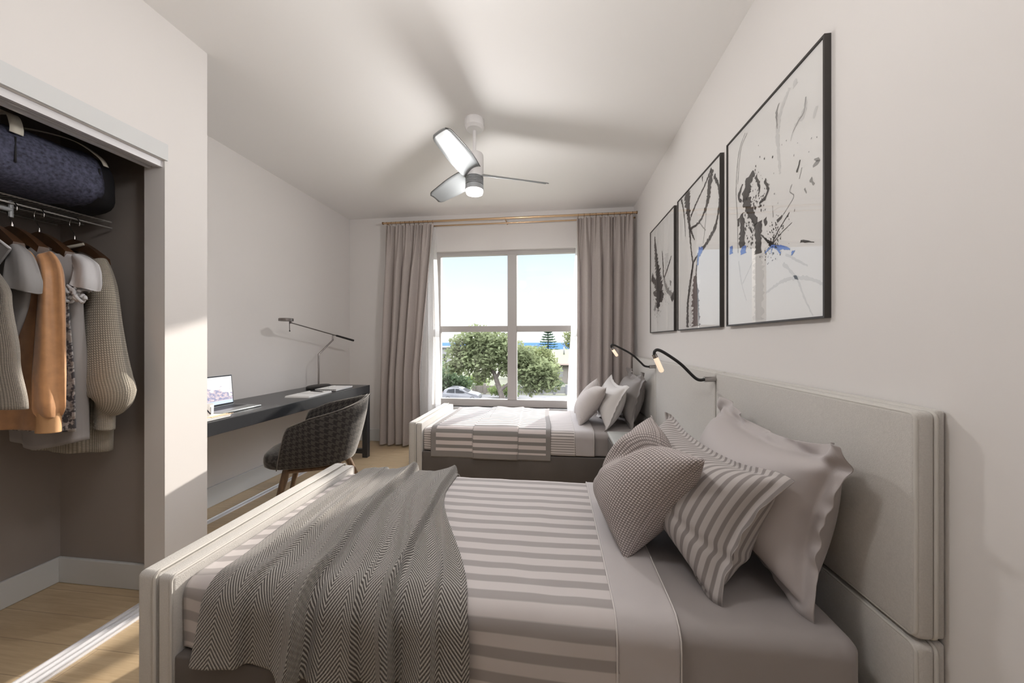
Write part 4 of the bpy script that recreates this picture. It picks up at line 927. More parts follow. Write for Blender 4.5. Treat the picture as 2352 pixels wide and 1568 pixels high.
notebook('open_book', -2.195, 2.61, -1.985, 2.93, 'open blank white book on the desk nearest the laptop', True, 0.06, cat='book')
notebook('sketchbook', -2.205, 2.99, -1.995, 3.27, 'white spiral sketchbook beside the lamp base', False, 0.03, cat='sketchbook', th=0.016)
o = tag(G().tube([(-2.16, 2.88, DZ + 0.0192), (-2.02, 2.84, DZ + 0.0192)], 0.004, 8).build('pen', 'black', smooth='auto'), 'black pen lying across the open book', 'pen')
G().tube([(-2.02, 2.84, DZ + 0.0192), (-2.005, 2.836, DZ + 0.0192)], [0.004, 0.001], 8).build('nib', 'chrome', o, smooth=True)
tag(G().tube([(-2.14, 3.10, DZ + 0.0235), (-2.14, 3.20, DZ + 0.0235)], 0.0045, 8).build('marker', 'white_ceramic', smooth='auto'), 'white marker lying on the spiral sketchbook', 'marker')
sk = [ob for ob in COL.objects if ob.name.startswith('sketchbook')][0]
g = G()
for k in range(22):
    x = -0.098 + k * 0.0093; P = [(x, -0.138 + 0.007 * math.cos(a), 0.010 + 0.010 * math.sin(a)) for a in [i * math.pi / 4 for i in range(9)]]; g.tube(P, 0.0011, 5, cap=False)
g.build('spiral_binding', 'keys', sk, smooth=True, local=True)

# ------------------------------------------------------------------ houndstooth tub chair
CX, CY = -1.680, 2.335
ch = empty('desk_chair', (CX, CY, 0), 'houndstooth tub chair with walnut legs pulled up to the desk', 'chair', rz=math.atan2(-0.42, -0.90))
# local frame: +x is the way the chair faces
def shell_pt(u, t, inner):
    """u -1..1 round the back (half circle, then straight arms), t 0 bottom .. 1 rim"""
    au = abs(u); sg = 1 if u >= 0 else -1; q = 0.64
    rim = 0.815 - 0.165 * max(0, au - 0.05); low = 0.375 + 0.006 * au
    if au > 0.93: rim -= 0.045 * ((au - 0.93) / 0.07) ** 2
    z = low + (rim - low) * t
    r = 0.232 + 0.064 * (1 - (1 - t) ** 1.8)
    a = math.pi + sg * min(au / q, 1) * math.pi / 2
    x = math.cos(a) * (r + 0.035 * t * (1 - au)); y = math.sin(a) * r * 1.04
    if au > q:
        k = (au - q) / (1 - q); x += k * (0.205 - 0.055 * t); y *= 1 - 0.05 * k * k
    return x, y, z
NU, NV = 64, 18; V = []; U = []
for i in range(NU):
    u = -1 + 2 * i / (NU - 1)
    for j in range(NV):
        t_ = j / (NV - 1); V.append(shell_pt(u, t_, False)); U.append((u * 0.66 + 1, t_ * 0.42))
F = grid_faces(NU, NV)
mesh('backrest', V, F, 'hound', ch, uvs=U, local=True, solid=0.026, soff=-1.0, sub=1, bevel=0)
rimp = []
for i in range(NU): rimp.append(shell_pt(-1 + 2 * i / (NU - 1), 1.0, False))
edge = [shell_pt(-1, j / 8, False) for j in range(8)] + rimp + [shell_pt(1, 1 - j / 8, False) for j in range(1, 9)]
G().tube(edge, 0.003, 8).build('piping', 'chairpiping', ch, smooth=True, local=True)
# seat cushion
NU, NV = 48, 12; V = []; U = []
prof = [(0.0, 0.378), (0.7, 0.378), (0.93, 0.380), (0.985, 0.392), (1.0, 0.415), (1.0, 0.440), (0.985, 0.458), (0.93, 0.470), (0.75, 0.480), (0.4, 0.486), (0.0, 0.488)]
for i in range(NU):
    a = 2 * math.pi * i / NU; ca, sa = math.cos(a), math.sin(a)
    n_ = 3.2; q = (abs(ca) ** n_ + abs(sa) ** n_) ** (-1 / n_)
    for (rr, z) in prof:
        x = ca * q * rr * 0.255 + 0.065; y = sa * q * rr * 0.238 * (1.0 - 0.0 * ca)
        V.append((x, y, z)); U.append((x + 1.13 + (0.03 if z < .40 else 0), y + 1 + z * 1.0))
F = [(i * len(prof) + j, ((i + 1) % NU) * len(prof) + j, ((i + 1) % NU) * len(prof) + j + 1, i * len(prof) + j + 1) for i in range(NU) for j in range(len(prof) - 1)]
mesh('seat', V, F, 'hound', ch, uvs=U, local=True)
g = G()
for sy in (-1, 1):
    g.tube([(0.175, sy * 0.165, 0.352), (-0.145, sy * 0.150, 0.352)], 0.017, 10, ry=1.2)
g.tube([(0.165, -0.165, 0.352), (0.165, 0.165, 0.352)], 0.016, 10); g.tube([(-0.135, -0.15, 0.352), (-0.135, 0.15, 0.352)], 0.016, 10)
g.build('seat_frame', 'walnut', ch, smooth='auto', local=True)
for sx, sy in ((1, 1), (1, -1), (-1, 1), (-1, -1)):
    x0 = 0.165 if sx > 0 else -0.14; dx = 0.085 if sx > 0 else -0.15
    G().tube([(x0, sy * 0.158, 0.372), (x0 + dx * 0.15, sy * 0.172, 0.30), (x0 + dx, sy * 0.205, 0.0)], [0.030, 0.032, 0.0135], 12, ry=0.72, up=(0, 1, 0)).build('leg', 'walnut', ch, smooth='auto', local=True)

# ------------------------------------------------------------------ closet: wire shelf, bag, hangers, clothes
SX0, SX1, SZ = XL + 0.022, -2.165, 1.795
sh = empty('wire_shelf', ((SX0 + SX1) / 2, 0.8, SZ), 'white wire closet shelf carrying the denim bag', 'shelf')
for x, z, nm in ((SX1, SZ, 'front_wire'), (SX1 + 0.004, SZ - 0.030, 'hang_rail'), (SX0 + 0.006, SZ, 'back_wire'), ((SX0 + SX1) / 2, SZ - 0.005, 'support_wire')):
    G().tube([(x, 0.10, z), (x, 1.47, z)], 0.0035, 8).build(nm, 'wire', sh, smooth=True)
g = G()
for k in range(96):
    y = 0.11 + k * 0.0142; g.tube([(SX0 + 0.004, y, SZ + 0.003), (SX1 + 0.001, y, SZ + 0.003)], 0.0013, 5)
tag(g.build('cross_wires', 'wire', sh, smooth=True), kind='stuff')
g = G(); g.tube([(SX1 - 0.01, 1.155, SZ - 0.02), (SX1 - 0.01, 1.155, SZ - 0.085)], 0.007, 8); g.tube([(SX1 - 0.01, 0.90, SZ - 0.055), (SX1 - 0.01, 1.155, SZ - 0.055)], 0.009, 10)
g.build('rail_bracket', 'fansilver', sh, smooth='auto')

# duffel bag lying on the shelf
def bag_ring(y, t):
    # rounded-box cross section in x,z
    e = min(t, 1 - t) * 9; k = min(1, 0.80 + 0.2 * math.sqrt(min(1, e)))
    cx, hw = -2.225, 0.250 * k; z0, hz = SZ + 0.0045, 0.134 * (0.93 + 0.07 * math.sin(t * 8)) * k
    P = []
    for i in range(40):
        a = 2 * math.pi * i / 40; n_ = 3.4; q = (abs(math.cos(a)) ** n_ + abs(math.sin(a)) ** n_) ** (-1 / n_)
        x = cx + hw * q * math.cos(a); z = z0 + hz + hz * q * math.sin(a)
        x += 0.010 * math.sin(y * 17 + a * 3) * max(0, math.cos(a)); z += 0.010 * math.sin(y * 23 + 1) * max(0, math.sin(a))
        x += -0.05 * max(0, math.sin(a)) ** 2 * max(0, math.cos(a))
        P.append((x, z))
    return P
bag = empty('duffel_bag', (-2.27, 0.95, SZ), 'dark denim duffel bag with cream straps on the closet shelf', 'bag')
NY = 44; V = []; ys = lin(0.48, 1.395, NY)
for i, y in enumerate(ys):
    for (x, z) in bag_ring(y, i / (NY - 1)): V.append((x, y, z))
F = grid_faces(NY, 40, closed=True); F.append(tuple(range(40))); F.append(tuple((NY - 1) * 40 + k for k in range(40))[::-1])
mesh('body', V, F, 'bagblack', bag)
# denim side panel: thin pad following the front of the bag
V = []; nu, nv = 60, 16; U = []
for i in range(nu):
    y = 0.56 + (1.315 - 0.56) * i / (nu - 1); t_ = (y - 0.48) / (1.395 - 0.48); P = bag_ring(y, t_)
    for j in range(nv):
        q = 31.6 + (16.2) * j / (nv - 1)          # indices from low front up to the top
        k = q % 40; k0 = int(math.floor(k)); fr = k - k0; a = P[k0 % 40]; b_ = P[(k0 + 1) % 40]
        x = a[0] + (b_[0] - a[0]) * fr; z = a[1] + (b_[1] - a[1]) * fr
        # round the panel corners
        V.append((x + 0.004, y, z + (0.001 if j > nv / 2 else -0.001))); U.append((y, q))
pan = []
for (i, j) in [(i, j) for i in range(nu - 1) for j in range(nv - 1)]:
    ci = min(i, nu - 2 - i); cj = j
    if ci < 5 and cj < 4 and (5 - ci) ** 2 / 25 + (4 - cj) ** 2 / 16 > 1: continue
    pan.append((i * nv + j, (i + 1) * nv + j, (i + 1) * nv + j + 1, i * nv + j + 1))
mesh('denim_panel', V, pan, 'denim', bag, uvs=U, solid=0.004, soff=0)
def strap(pts, w_, lab=None):
    V = []; 
    P = [Vector(p) for p in pts]; Q = []
    for i in range(len(P) - 1):
        p0 = P[max(i - 1, 0)]; p1 = P[i]; p2 = P[i + 1]; p3 = P[min(i + 2, len(P) - 1)]
        for k in range(8):
            t = k / 8; Q.append(0.5 * ((2 * p1) + (p2 - p0) * t + (2 * p0 - 5 * p1 + 4 * p2 - p3) * t * t + (3 * p1 - p0 - 3 * p2 + p3) * t ** 3))
    Q.append(P[-1])
    for q in Q: V += [(q.x, q.y - w_ / 2, q.z), (q.x, q.y + w_ / 2, q.z)]
    return mesh('strap', V, grid_faces(len(Q), 2), 'strap', bag, solid=0.003, soff=0)
strap([(-2.14, 1.06, 2.066), (-2.06, 1.06, 2.066), (-1.995, 1.06, 2.050), (-1.972, 1.06, 2.005), (-1.968, 1.058, 1.975)], 0.034)
strap([(-2.18, 1.14, 2.066), (-2.10, 1.19, 2.072), (-2.03, 1.26, 2.062), (-1.990, 1.310, 2.020), (-1.978, 1.325, 1.985)], 0.018)
for y in (1.30, 1.06):
    G().tube([(-1.976, y, z) for z in (1.965, 1.92, 1.87)], 0.003, 6).build('stitched_seam', 'bagblack', bag, smooth=True)

# hangers: hook over the hang rail, wooden shoulders
RX, RZ2 = SX1 + 0.004, SZ - 0.030
def hanger(y, lab, tilt=0.0):
    o = empty('clothes_hanger', (RX, y, RZ2), lab, 'clothes hanger', 'wooden hangers on the closet rail', rz=tilt)
    P = [(0.026 * math.cos(a) + 0.0, 0, -0.0235 + 0.0285 * math.sin(a)) for a in [R(-20), R(20), R(60), R(90), R(120), R(160), R(200)]]
    P += [(-0.012, 0, -0.055), (0.0, 0, -0.075), (0.0, 0, -0.088)]
    G().tube(P, 0.0019, 8, smooth_path=4).build('hook', 'chrome', o, smooth=True, local=True)
    G().tube([(0, 0, -0.084), (0, 0, -0.097)], 0.005, 10).build('ferrule', 'chrome', o, smooth='auto', local=True)
    V = []; n = 30
    for i in range(n):
        s = i / (n - 1) * 2 - 1; x = s * 0.155; zt = -0.093 - 0.095 * abs(s) ** 1.5; hh = 0.055 - 0.030 * abs(s); th = 0.007 + 0.012 * abs(s)
        if abs(s) < 0.25: zt -= 0.006 * (abs(s) / 0.25 - 1) ** 2 * 0
        for (dy, dz) in ((-1, 0), (1, 0), (1, -1), (-1, -1)):
            V.append((x, dy * th * (1 if dz else .75), zt + dz * hh + 0.006 * (abs(s) ** 2)))
    F = [(i * 4 + j, (i + 1) * 4 + j, (i + 1) * 4 + (j + 1) % 4, i * 4 + (j + 1) % 4) for i in range(n - 1) for j in range(4)] + [(0, 1, 2, 3), ((n - 1) * 4 + 3, (n - 1) * 4 + 2, (n - 1) * 4 + 1, (n - 1) * 4)]
    q = G().add(V, F).build('shoulder_bar', 'hanger', o, smooth='auto', local=True); return o
hanger(1.335, 'dark wooden hanger holding the chunky beige sweater', 0.05)
hanger(1.225, 'dark wooden hanger holding the white blouse', 0.0)
hanger(1.150, 'dark wooden hanger holding the camel coat', 0.0)
hanger(1.085, 'dark wooden hanger holding the grey collared shirt', 0.0)

def garment(name, mat, y, rings, lab, folds=7, amp=0.012, slope=0.42, top_z=None, seed=0, group=None, tilt=0.0, hem=None, ztop=1.675):
    """rings: (z, x_left, x_right, half thickness) from the shoulder line down; hung in the x-z plane at y"""
    ns, nc = 44, 72; V = []; U = []; rings = [(r[0] - 0.036 * smooth((r[0] - 1.3) / 0.25), *r[1:]) for r in rings]; zs = [r[0] for r in rings]
    def at(z):
        for a, b in zip(rings[:-1], rings[1:]):
            if a[0] >= z >= b[0]:
                t = smooth((a[0] - z) / (a[0] - b[0])); return [a[k] + (b[k] - a[k]) * t for k in range(1, 4)]
        return list(rings[-1][1:])
    z0, z1 = zs[0], zs[-1]
    for i in range(ns):
        t = i / (ns - 1); z = z0 + (z1 - z0) * t; xl, xr, h = at(z); cx, w_ = (xl + xr) / 2, (xr - xl) / 2
        for k in range(nc):
            a = 2 * math.pi * k / nc; c, s = math.cos(a), math.sin(a); n_ = 2.6; q = (abs(c) ** n_ + abs(s) ** n_) ** (-1 / n_)
            f = math.sin(a * folds + seed + t * 1.2) * amp * (0.15 + t) + math.sin(a * (folds * 2 + 1) + seed * 2) * amp * 0.35 * t
            x = cx + (w_ * q) * c + f * 0.3 * c; yy = y + (h * q + f) * s
            zz = z - slope * abs(x - cx) * (1 - smooth(t * 5)) * 1.0
            if hem: zz += hem(x) * smooth((t - 0.8) / 0.2)
            yy += tilt * (x - RX)
            V.append((x, yy, zz)); U.append((a * 0.08, z))
    F = grid_faces(ns, nc, closed=True)
    # close the shoulders
    k0 = len(V); xl, xr, h = at(z0)
    V.append(((xl + xr) / 2, y, z0 + 0.004)); U.append((0, z0))
    for k in range(nc): F.append((k0, k, (k + 1) % nc))
    o = mesh(name, V, F, mat, None, uvs=U, solid=0.003, soff=-1)
    return tag(o, lab, name.replace('_', ' '), group)
def sleeve(o, pts, rad, mat, ry=0.8, name='sleeve', folds=True, seed=0, cap=True, fa=0.006):
    g = G(); g.tube(pts, rad, 22, cap=cap, smooth_path=7, ry=ry, up=(1, 0, 0)); V = g.v; U = []
    V2 = []
    for i, v in enumerate(V):
        k = i % 22; r = i // 22; d = fa * math.sin(k * 2 * math.pi / 22 * 4 + seed + r * 0.12) if folds else 0
        V2.append((v[0] + d, v[1] - d * 0.6, v[2])); U.append((k * 0.014, r * 0.016))
    return mesh(name, V2, g.f, mat, o, uvs=U)

# chunky beige sweater, farthest
o = garment('sweater', 'knit', 1.345, [(1.655, -2.245, -2.095, 0.020), (1.60, -2.34, -2.00, 0.035), (1.45, -2.38, -1.98, 0.045), (1.10, -2.39, -1.97, 0.048), (0.72, -2.38, -1.985, 0.05)],
            'chunky beige knit sweater hanging farthest along the closet rail', 5, 0.010, 0.55, seed=1)
sl = sleeve(o, [(-2.035, 1.335, 1.57), (-1.995, 1.322, 1.45), (-1.972, 1.312, 1.25), (-1.942, 1.305, 1.06), (-1.918, 1.303, 0.985), (-1.928, 1.305, 0.948), (-1.957, 1.310, 0.932)], [0.035, 0.060, 0.078, 0.096, 0.098, 0.072, 0.046], 'knit', 0.62, seed=2, folds=False)
sleeve(sl, [(-1.957, 1.310, 0.945), (-1.962, 1.312, 0.90), (-1.968, 1.313, 0.825)], [0.043, 0.040, 0.042], 'knitrib', 0.62, 'cuff', False)
G().tube([(-2.235, 1.33, 1.652), (-2.20, 1.312, 1.636), (-2.17, 1.308, 1.628), (-2.13, 1.312, 1.634), (-2.10, 1.33, 1.648)], 0.007, 8, smooth_path=5).build('neckband', 'knitrib', o, smooth=True)
# white blouse with ruffled cap sleeve over a grey body
o = garment('blouse', 'greydress', 1.235, [(1.640, -2.245, -2.085, 0.018), (1.58, -2.35, -1.985, 0.028), (1.42, -2.37, -1.975, 0.036), (1.05, -2.36, -1.955, 0.038), (0.765, -2.30, -1.955, 0.038)],
            'grey and white blouse with ruffled cap sleeve and rounded hem', 6, 0.010, 0.52, seed=4, hem=lambda x: 0.45 * abs(x + 2.13) ** 1.5)
yk = garment('x', 'greyblouse', 1.232, [(1.646, -2.245, -2.085, 0.022), (1.59, -2.35, -1.965, 0.036), (1.50, -2.37, -1.925, 0.046), (1.44, -2.37, -1.930, 0.044)], 'x', 9, 0.010, 0.50, seed=5)
for k_ in ('label', 'category'):
    if k_ in yk: del yk[k_]
yk.name = 'yoke'; yk.parent = o; yk['label'] = 'white gathered shoulder yoke'
sleeve(yk, [(-1.985, 1.232, 1.56), (-1.925, 1.225, 1.51), (-1.908, 1.215, 1.455), (-1.912, 1.213, 1.43)], [0.022, 0.044, 0.050, 0.052], 'greyblouse', 0.75, 'cap_sleeve', True, 3, False, 0.011)
g = G()
rg = random.Random(5)
for k in range(9):
    x = -1.99 + k * 0.013; z = 1.425 - rg.uniform(0, 0.05); P = [(x + 0.012 * math.cos(a), 1.185 + rg.uniform(-.006, .006) + 0.01 * math.sin(a), z + 0.012 * math.sin(a * 2)) for a in [i * 0.8 for i in range(8)]]
    g.tube(P, 0.006, 7, smooth_path=3)
rf = g.build('ruffle', 'greyblouse', yk, smooth=True)
G().lathe((-1.998, 1.178, 1.462), [(0.002, -0.002), (0.010, -0.002), (0.010, 0.002), (0.002, 0.002)], 16, axis='y').build('button', 'button', yk, smooth='auto')
# small patterned top behind the coat
def floral():
    m = NB('floral_print'); f = m.noise(60, 4); g_ = m.noise(35, 2)
    c = m.mix(m.ramp(f, 0.48, 0.56), (0.07, 0.07, 0.08), (0.42, 0.40, 0.40)); m.col(m.mix(m.ramp(g_, 0.55, 0.62), c, (0.30, 0.27, 0.25))); m.rough(0.8); return m.m
MT['floral'] = floral()
o = garment('patterned_top', 'floral', 1.195, [(1.60, -2.25, -2.08, 0.010), (1.50, -2.36, -1.97, 0.014), (1.0, -2.36, -1.935, 0.015), (0.845, -2.36, -1.93, 0.016)],
            'grey floral patterned top peeping out behind the camel coat', 8, 0.005, 0.5, seed=7)
# camel coat
o = garment('coat', 'orange', 1.148, [(1.635, -2.25, -2.085, 0.018), (1.575, -2.36, -1.975, 0.028), (1.42, -2.38, -1.96, 0.032), (1.05, -2.40, -1.955, 0.034), (0.865, -2.41, -1.95, 0.034)],
            'camel orange suede coat in the middle of the closet rail', 5, 0.008, 0.5, seed=9)
sl = sleeve(o, [(-1.985, 1.142, 1.545), (-1.945, 1.136, 1.47), (-1.935, 1.128, 1.28), (-1.932, 1.122, 1.08), (-1.930, 1.120, 0.955), (-1.932, 1.120, 0.925)], [0.030, 0.040, 0.047, 0.053, 0.052, 0.038], 'orange', 0.66, seed=1, fa=0.010)
sleeve(sl, [(-1.932, 1.120, 0.938), (-1.932, 1.120, 0.90), (-1.932, 1.119, 0.862)], [0.041, 0.041, 0.042], 'orangecuff', 0.66, 'cuff', False)
g = G(); g.tube([(-2.25, 1.118, 1.635), (-2.13, 1.112, 1.600), (-2.03, 1.112, 1.545), (-1.985, 1.112, 1.51)], [0.014, 0.020, 0.020, 0.010], 10, smooth_path=5); g.build('lapel', 'orangecuff', o, smooth=True)
# grey collared shirt
o = garment('shirt', 'greyshirt', 1.080, [(1.628, -2.25, -2.085, 0.016), (1.56, -2.34, -1.97, 0.022), (1.42, -2.36, -1.955, 0.025), (1.08, -2.37, -2.06, 0.022)],
            'grey collared short sleeve shirt near the left closet edge', 5, 0.006, 0.5, seed=12)
sleeve(o, [(-2.01, 1.075, 1.56), (-1.945, 1.055, 1.50), (-1.925, 1.050, 1.43), (-1.93, 1.050, 1.405)], [0.022, 0.044, 0.056, 0.060], 'greyshirt', 0.6, seed=3, cap=False, fa=0.008)
V = [(-2.12, 1.045, 1.635), (-2.02, 1.040, 1.585), (-1.945, 1.030, 1.545), (-2.00, 1.022, 1.470), (-2.07, 1.025, 1.535), (-2.13, 1.030, 1.565)]
mesh('collar', V, [(0, 1, 2, 3, 4, 5)], 'greyshirt', o, smooth=False, solid=0.006)
G().tube(V[0:3] , 0.004, 8).build('collar_edge', 'greyblouse', o, smooth=True)
# oatmeal knit, slate scarf at the very left
o = garment('cardigan', 'knit2', 1.005, [(1.60, -2.25, -2.08, 0.016), (1.53, -2.34, -1.97, 0.024), (1.38, -2.36, -1.90, 0.030), (1.15, -2.37, -1.862, 0.032), (0.975, -2.38, -1.825, 0.034)],
            'oatmeal knit cardigan cut off by the left picture edge', 4, 0.006, 0.5, seed=14)
hanger(1.010, 'dark wooden hanger holding the oatmeal cardigan', 0.0)
o = tag(G().tube([(-2.12, 1.000, 1.60), (-2.02, 0.962, 1.57), (-1.935, 0.955, 1.50), (-1.905, 0.955, 1.42), (-1.905, 0.955, 1.32), (-1.93, 0.955, 1.25), (-1.99, 0.955, 1.235)], [0.016, 0.018, 0.018, 0.018, 0.017, 0.015, 0.012], 12, smooth_path=6, ry=1.5).build('scarf', 'scarf', smooth=True),
        'slate scarf looped over the oatmeal cardigan', 'scarf')

# boot on the closet floor, mostly outside the picture
t = empty('boot', (-1.99, 0.915, 0.0), 'black leather boot on the closet floor at the left edge', 'boot')
G().rbox((-2.05, 0.80, 0.002), (-1.95, 1.010, 0.028), 0.008, 3).build('sole', 'black', t, smooth='auto')
G().tube([(-2.0, 0.985, 0.05), (-2.0, 0.93, 0.062), (-2.0, 0.87, 0.09), (-2.0, 0.85, 0.16), (-2.0, 0.85, 0.24)], [0.030, 0.043, 0.048, 0.045, 0.047], 18, smooth_path=5).build('upper', 'boot', t, smooth=True)
# ------------------------------------------------------------------ outside: street, car, trees, houses, sea
GZ = -5.1
def st2(name, g, mat, **kw): return tag(g.build(name, mat, **kw), kind='structure')
st2('ground', G().box((-60, 6, GZ - 0.5), (60, 130, GZ)), 'ground')
st2('road', G().box((-60, 27, GZ), (60, 41, GZ + 0.02)), 'road')
st2('sea', G().box((-600, 240, -4.0), (900, 1500, -3.9)), 'sea')
g = G(); g.box((-70, 130, GZ), (-9, 139, -0.6)); g.box((-9, 130, GZ), (60, 140, -2.4)); st2('far_hedge_bank', g, 'hill')
rg = random.Random(4)
def leaves(name, blobs, n, size, mat, parent=None, seed=0, flat=0.75):
    r = random.Random(seed); V = []; F = []; tot = sum(b[3] ** 2 for b in blobs)
    for (cx, cy, cz, rad) in blobs:
        for _ in range(int(n * rad ** 2 / tot)):
            a = r.uniform(0, 6.283); u = r.uniform(-1, 1); q = math.sqrt(1 - u * u); rr = rad * r.uniform(0.35, 1.22)
            c = Vector((cx + rr * q * math.cos(a), cy + rr * q * math.sin(a), cz + rr * u * flat))
            d1 = Vector((r.gauss(0, 1), r.gauss(0, 1), r.gauss(0, .7))).normalized(); d2 = d1.cross(Vector((r.gauss(0, 1), r.gauss(0, 1), r.gauss(0, 1)))).normalized()
            s = size * r.uniform(.6, 1.3); k = len(V)
            V += [c - d1 * s, c + d2 * s * .5, c + d1 * s, c - d2 * s * .5]; F.append((k, k + 1, k + 2, k + 3))
    return mesh(name, V, F, mat, parent, smooth=False)
def tree(name, loc, blobs, n, size, leaf, trunk, lab, cat, seed, group=None):
    o = empty(name, loc, lab, cat, group)
    leaves('foliage', [(loc[0] + b[0], loc[1] + b[1], loc[2] + b[2], b[3]) for b in blobs], n, size, leaf, o, seed)
    g = G()
    for pts, rr in trunk: g.tube([(loc[0] + p[0], loc[1] + p[1], loc[2] + p[2]) for p in pts], rr, 10, smooth_path=3)
    if trunk: g.build('trunk', 'bark', o, smooth=True)
    return o
def at(u, d):            # helper: ground position seen at picture column u, distance d
    a = (u - 1176) / 805; th = R(7); return (d * (-math.sin(th) + a * math.cos(th)), d * (math.cos(th) + a * math.sin(th)))
x, y = at(1146, 36)
gum = [(-4.0, 0, 4.9, 1.6), (-2.4, .5, 6.6, 1.7), (-0.5, 0, 6.3, 1.7), (-2.6, -.5, 4.2, 1.7), (-0.8, -.5, 4.7, 1.6), (1.0, 0, 5.4, 1.6), (2.6, .4, 4.6, 1.5), (3.4, 0, 3.3, 1.7), (4.6, 0, 3.4, 1.5), (-3.6, 0, 6.0, 1.4), (1.2, 0, 3.6, 1.3), (4.9, -.3, 2.3, 1.3), (-4.6, 0, 3.6, 1.0), (-1.6, 0, 2.9, 1.0), (3.4, -.5, 1.8, 1.1)]
tree('gum_tree', (x, y, GZ), gum, 8200, 0.24, 'leaf_gum', [([(0.5, 0, 0), (0.1, 0, 1.3), (-0.3, 0, 2.5), (-0.8, 0, 3.7), (-1.8, 0, 5.3), (-2.6, 0, 6.5)], [.32, .26, .24, .18, .12, .05]), ([(0.1, 0, 1.3), (0.9, 0, 1.9), (2.2, 0, 2.7), (3.2, 0, 3.5)], [.2, .16, .12, .06]), ([(-.3, 0, 2.5), (.3, 0, 3.7), (.6, 0, 5.0)], [.16, .12, .05])],
     'big spreading gum tree filling the lower window panes', 'tree', 1)
x, y = at(1035, 40); tree('bushy_tree', (x, y, GZ), [(-1.2, 0, 2.6, 1.7), (0.2, 0, 1.8, 1.5), (-2.2, 0, 1.6, 1.6), (-.8, 0, 1.2, 1.4), (1.3, .5, 1.4, 1.2), (-3.4, 0, 2.2, 1.4)], 3200, 0.2, 'leaf_dark', [([(0, 0, 0), (-.3, 0, 1.5)], [.15, .08])], 'dark bushy tree at the left side of the window view', 'tree', 2)
x, y = at(1078, 44); tree('lime_bush', (x, y, GZ), [(0, 0, 1.2, 1.0), (.8, 0, 1.6, 1.0), (-.6, 0, .7, .6), (1.6, .3, 1.3, .9), (1.2, 0, .6, .7)], 1600, 0.14, 'leaf_lime', [], 'bright lime green bush above the parked car', 'bush', 3)
x, y = at(1176, 39); tree('shrub', (x, y, GZ), [(-1.0, 0, .8, .8), (0, 0, .7, .8), (-2.0, 0, .8, .7)], 900, 0.14, 'leaf_lime', [], 'low green shrub right of the gum tree trunk', 'bush', 13)
x, y = at(1235, 46); tree('dark_shrub', (x, y, GZ), [(-1.8, 0, 1.2, 1.2), (0, 0, 1.5, 1.3), (1.4, 0, 1.1, 1.1), (2.4, 0, .7, .9), (-.8, 0, 2.5, 1.0)], 2300, 0.17, 'leaf_dark', [], 'dark shrub mass beside the grey fence posts', 'bush', 4)
x, y = at(1230, 47.5); tree('yellow_tree', (x, y, GZ), [(-1.0, 0, 4.4, 1.3), (0.6, 0, 4.7, 1.4), (1.6, 0, 3.9, 1.3), (-2.6, 0, 5.4, 1.2), (-4, 0, 5.6, 1.4), (2.0, 0, 2.8, 1.2), (0.3, 0, 3.2, 1.3)], 3200, 0.19, 'leaf_yellow', [([(0, 0, 0), (0.2, 0, 4)], [.2, .1])], 'yellow green leafy tree in the right window pane', 'tree', 5)
x, y = at(1309, 64); tree('tall_tree', (x, y, GZ), [(0.3, 0, 7.4, 1.4), (1.4, 0, 6.3, 1.8), (-.3, 0, 5.9, 1.1)], 1500, 0.2, 'leaf_yellow', [([(1, 0, 0), (.8, 0, 6)], [.2, .08])], 'tall pale tree beside the right sheer curtain', 'tree', 6)
for k, (u, d, s) in enumerate(((1000, 100, 1.6), (1040, 110, 1.7), (1194, 58, 1.2), (1216, 97, 1.9), (1243, 90, 1.9), (1278, 68, 1.5), (1314, 100, 1.6), (1345, 84, 1.8))):
    x, y = at(u, d); tree('hedge_tree', (x, y, GZ), [(0, 0, 2.6, 2.0 * s * .8), (2, 0, 2.4, 1.7 * s * .8), (-2, 0, 2.3, 1.7 * s * .8)], 1100, 0.32, 'leaf_yellow' if k % 2 else 'leaf_lime', [([(0, 0, 0), (0, 0, 2)], [.2, .1])],
        ['pale hedge tree farthest left behind the dark tree', 'pale hedge tree hidden behind the gum crown', 'lime hedge tree just right of the mullion', 'yellowish hedge tree below the blue tank', 'lime hedge tree under the pine', 'yellowish hedge tree right of the pine foot', 'lime hedge tree above the yellow roof', 'yellowish hedge tree farthest right'][k], 'tree', 20 + k, 'hedge trees in the distance')
# norfolk pine
x, y = at(1259, 78); o = empty('norfolk_pine', (x, y, GZ), 'tiered norfolk pine standing against the blue sea', 'tree')
G().tube([(x, y, GZ), (x, y, GZ + 9.6)], [.22, .05], 8).build('trunk', 'bark', o, smooth=True)
r = random.Random(8); V = []; F = []
for k in range(11):
    z = GZ + 3.6 + k * 0.52; L = 3.1 * (1 - k / 12.2)
    for j in range(9):
        a = j * 0.698 + k; 
        for q in range(16):
            t_ = (q + .5) / 16; c = Vector((x + L * t_ * math.cos(a), y + L * t_ * math.sin(a), z - 0.12 * L * t_ + .3 * t_ * t_))
            for _ in range(2):
                d1 = Vector((r.gauss(0, 1), r.gauss(0, 1), r.gauss(0, .4))).normalized() * .30; d2 = Vector((r.gauss(0, 1), r.gauss(0, 1), 0.3)).normalized() * .14; n0 = len(V)
                V += [c - d1, c + d2, c + d1, c - d2]; F.append((n0, n0 + 1, n0 + 2, n0 + 3))
mesh('needles', V, F, 'leaf_pine', o, smooth=False)

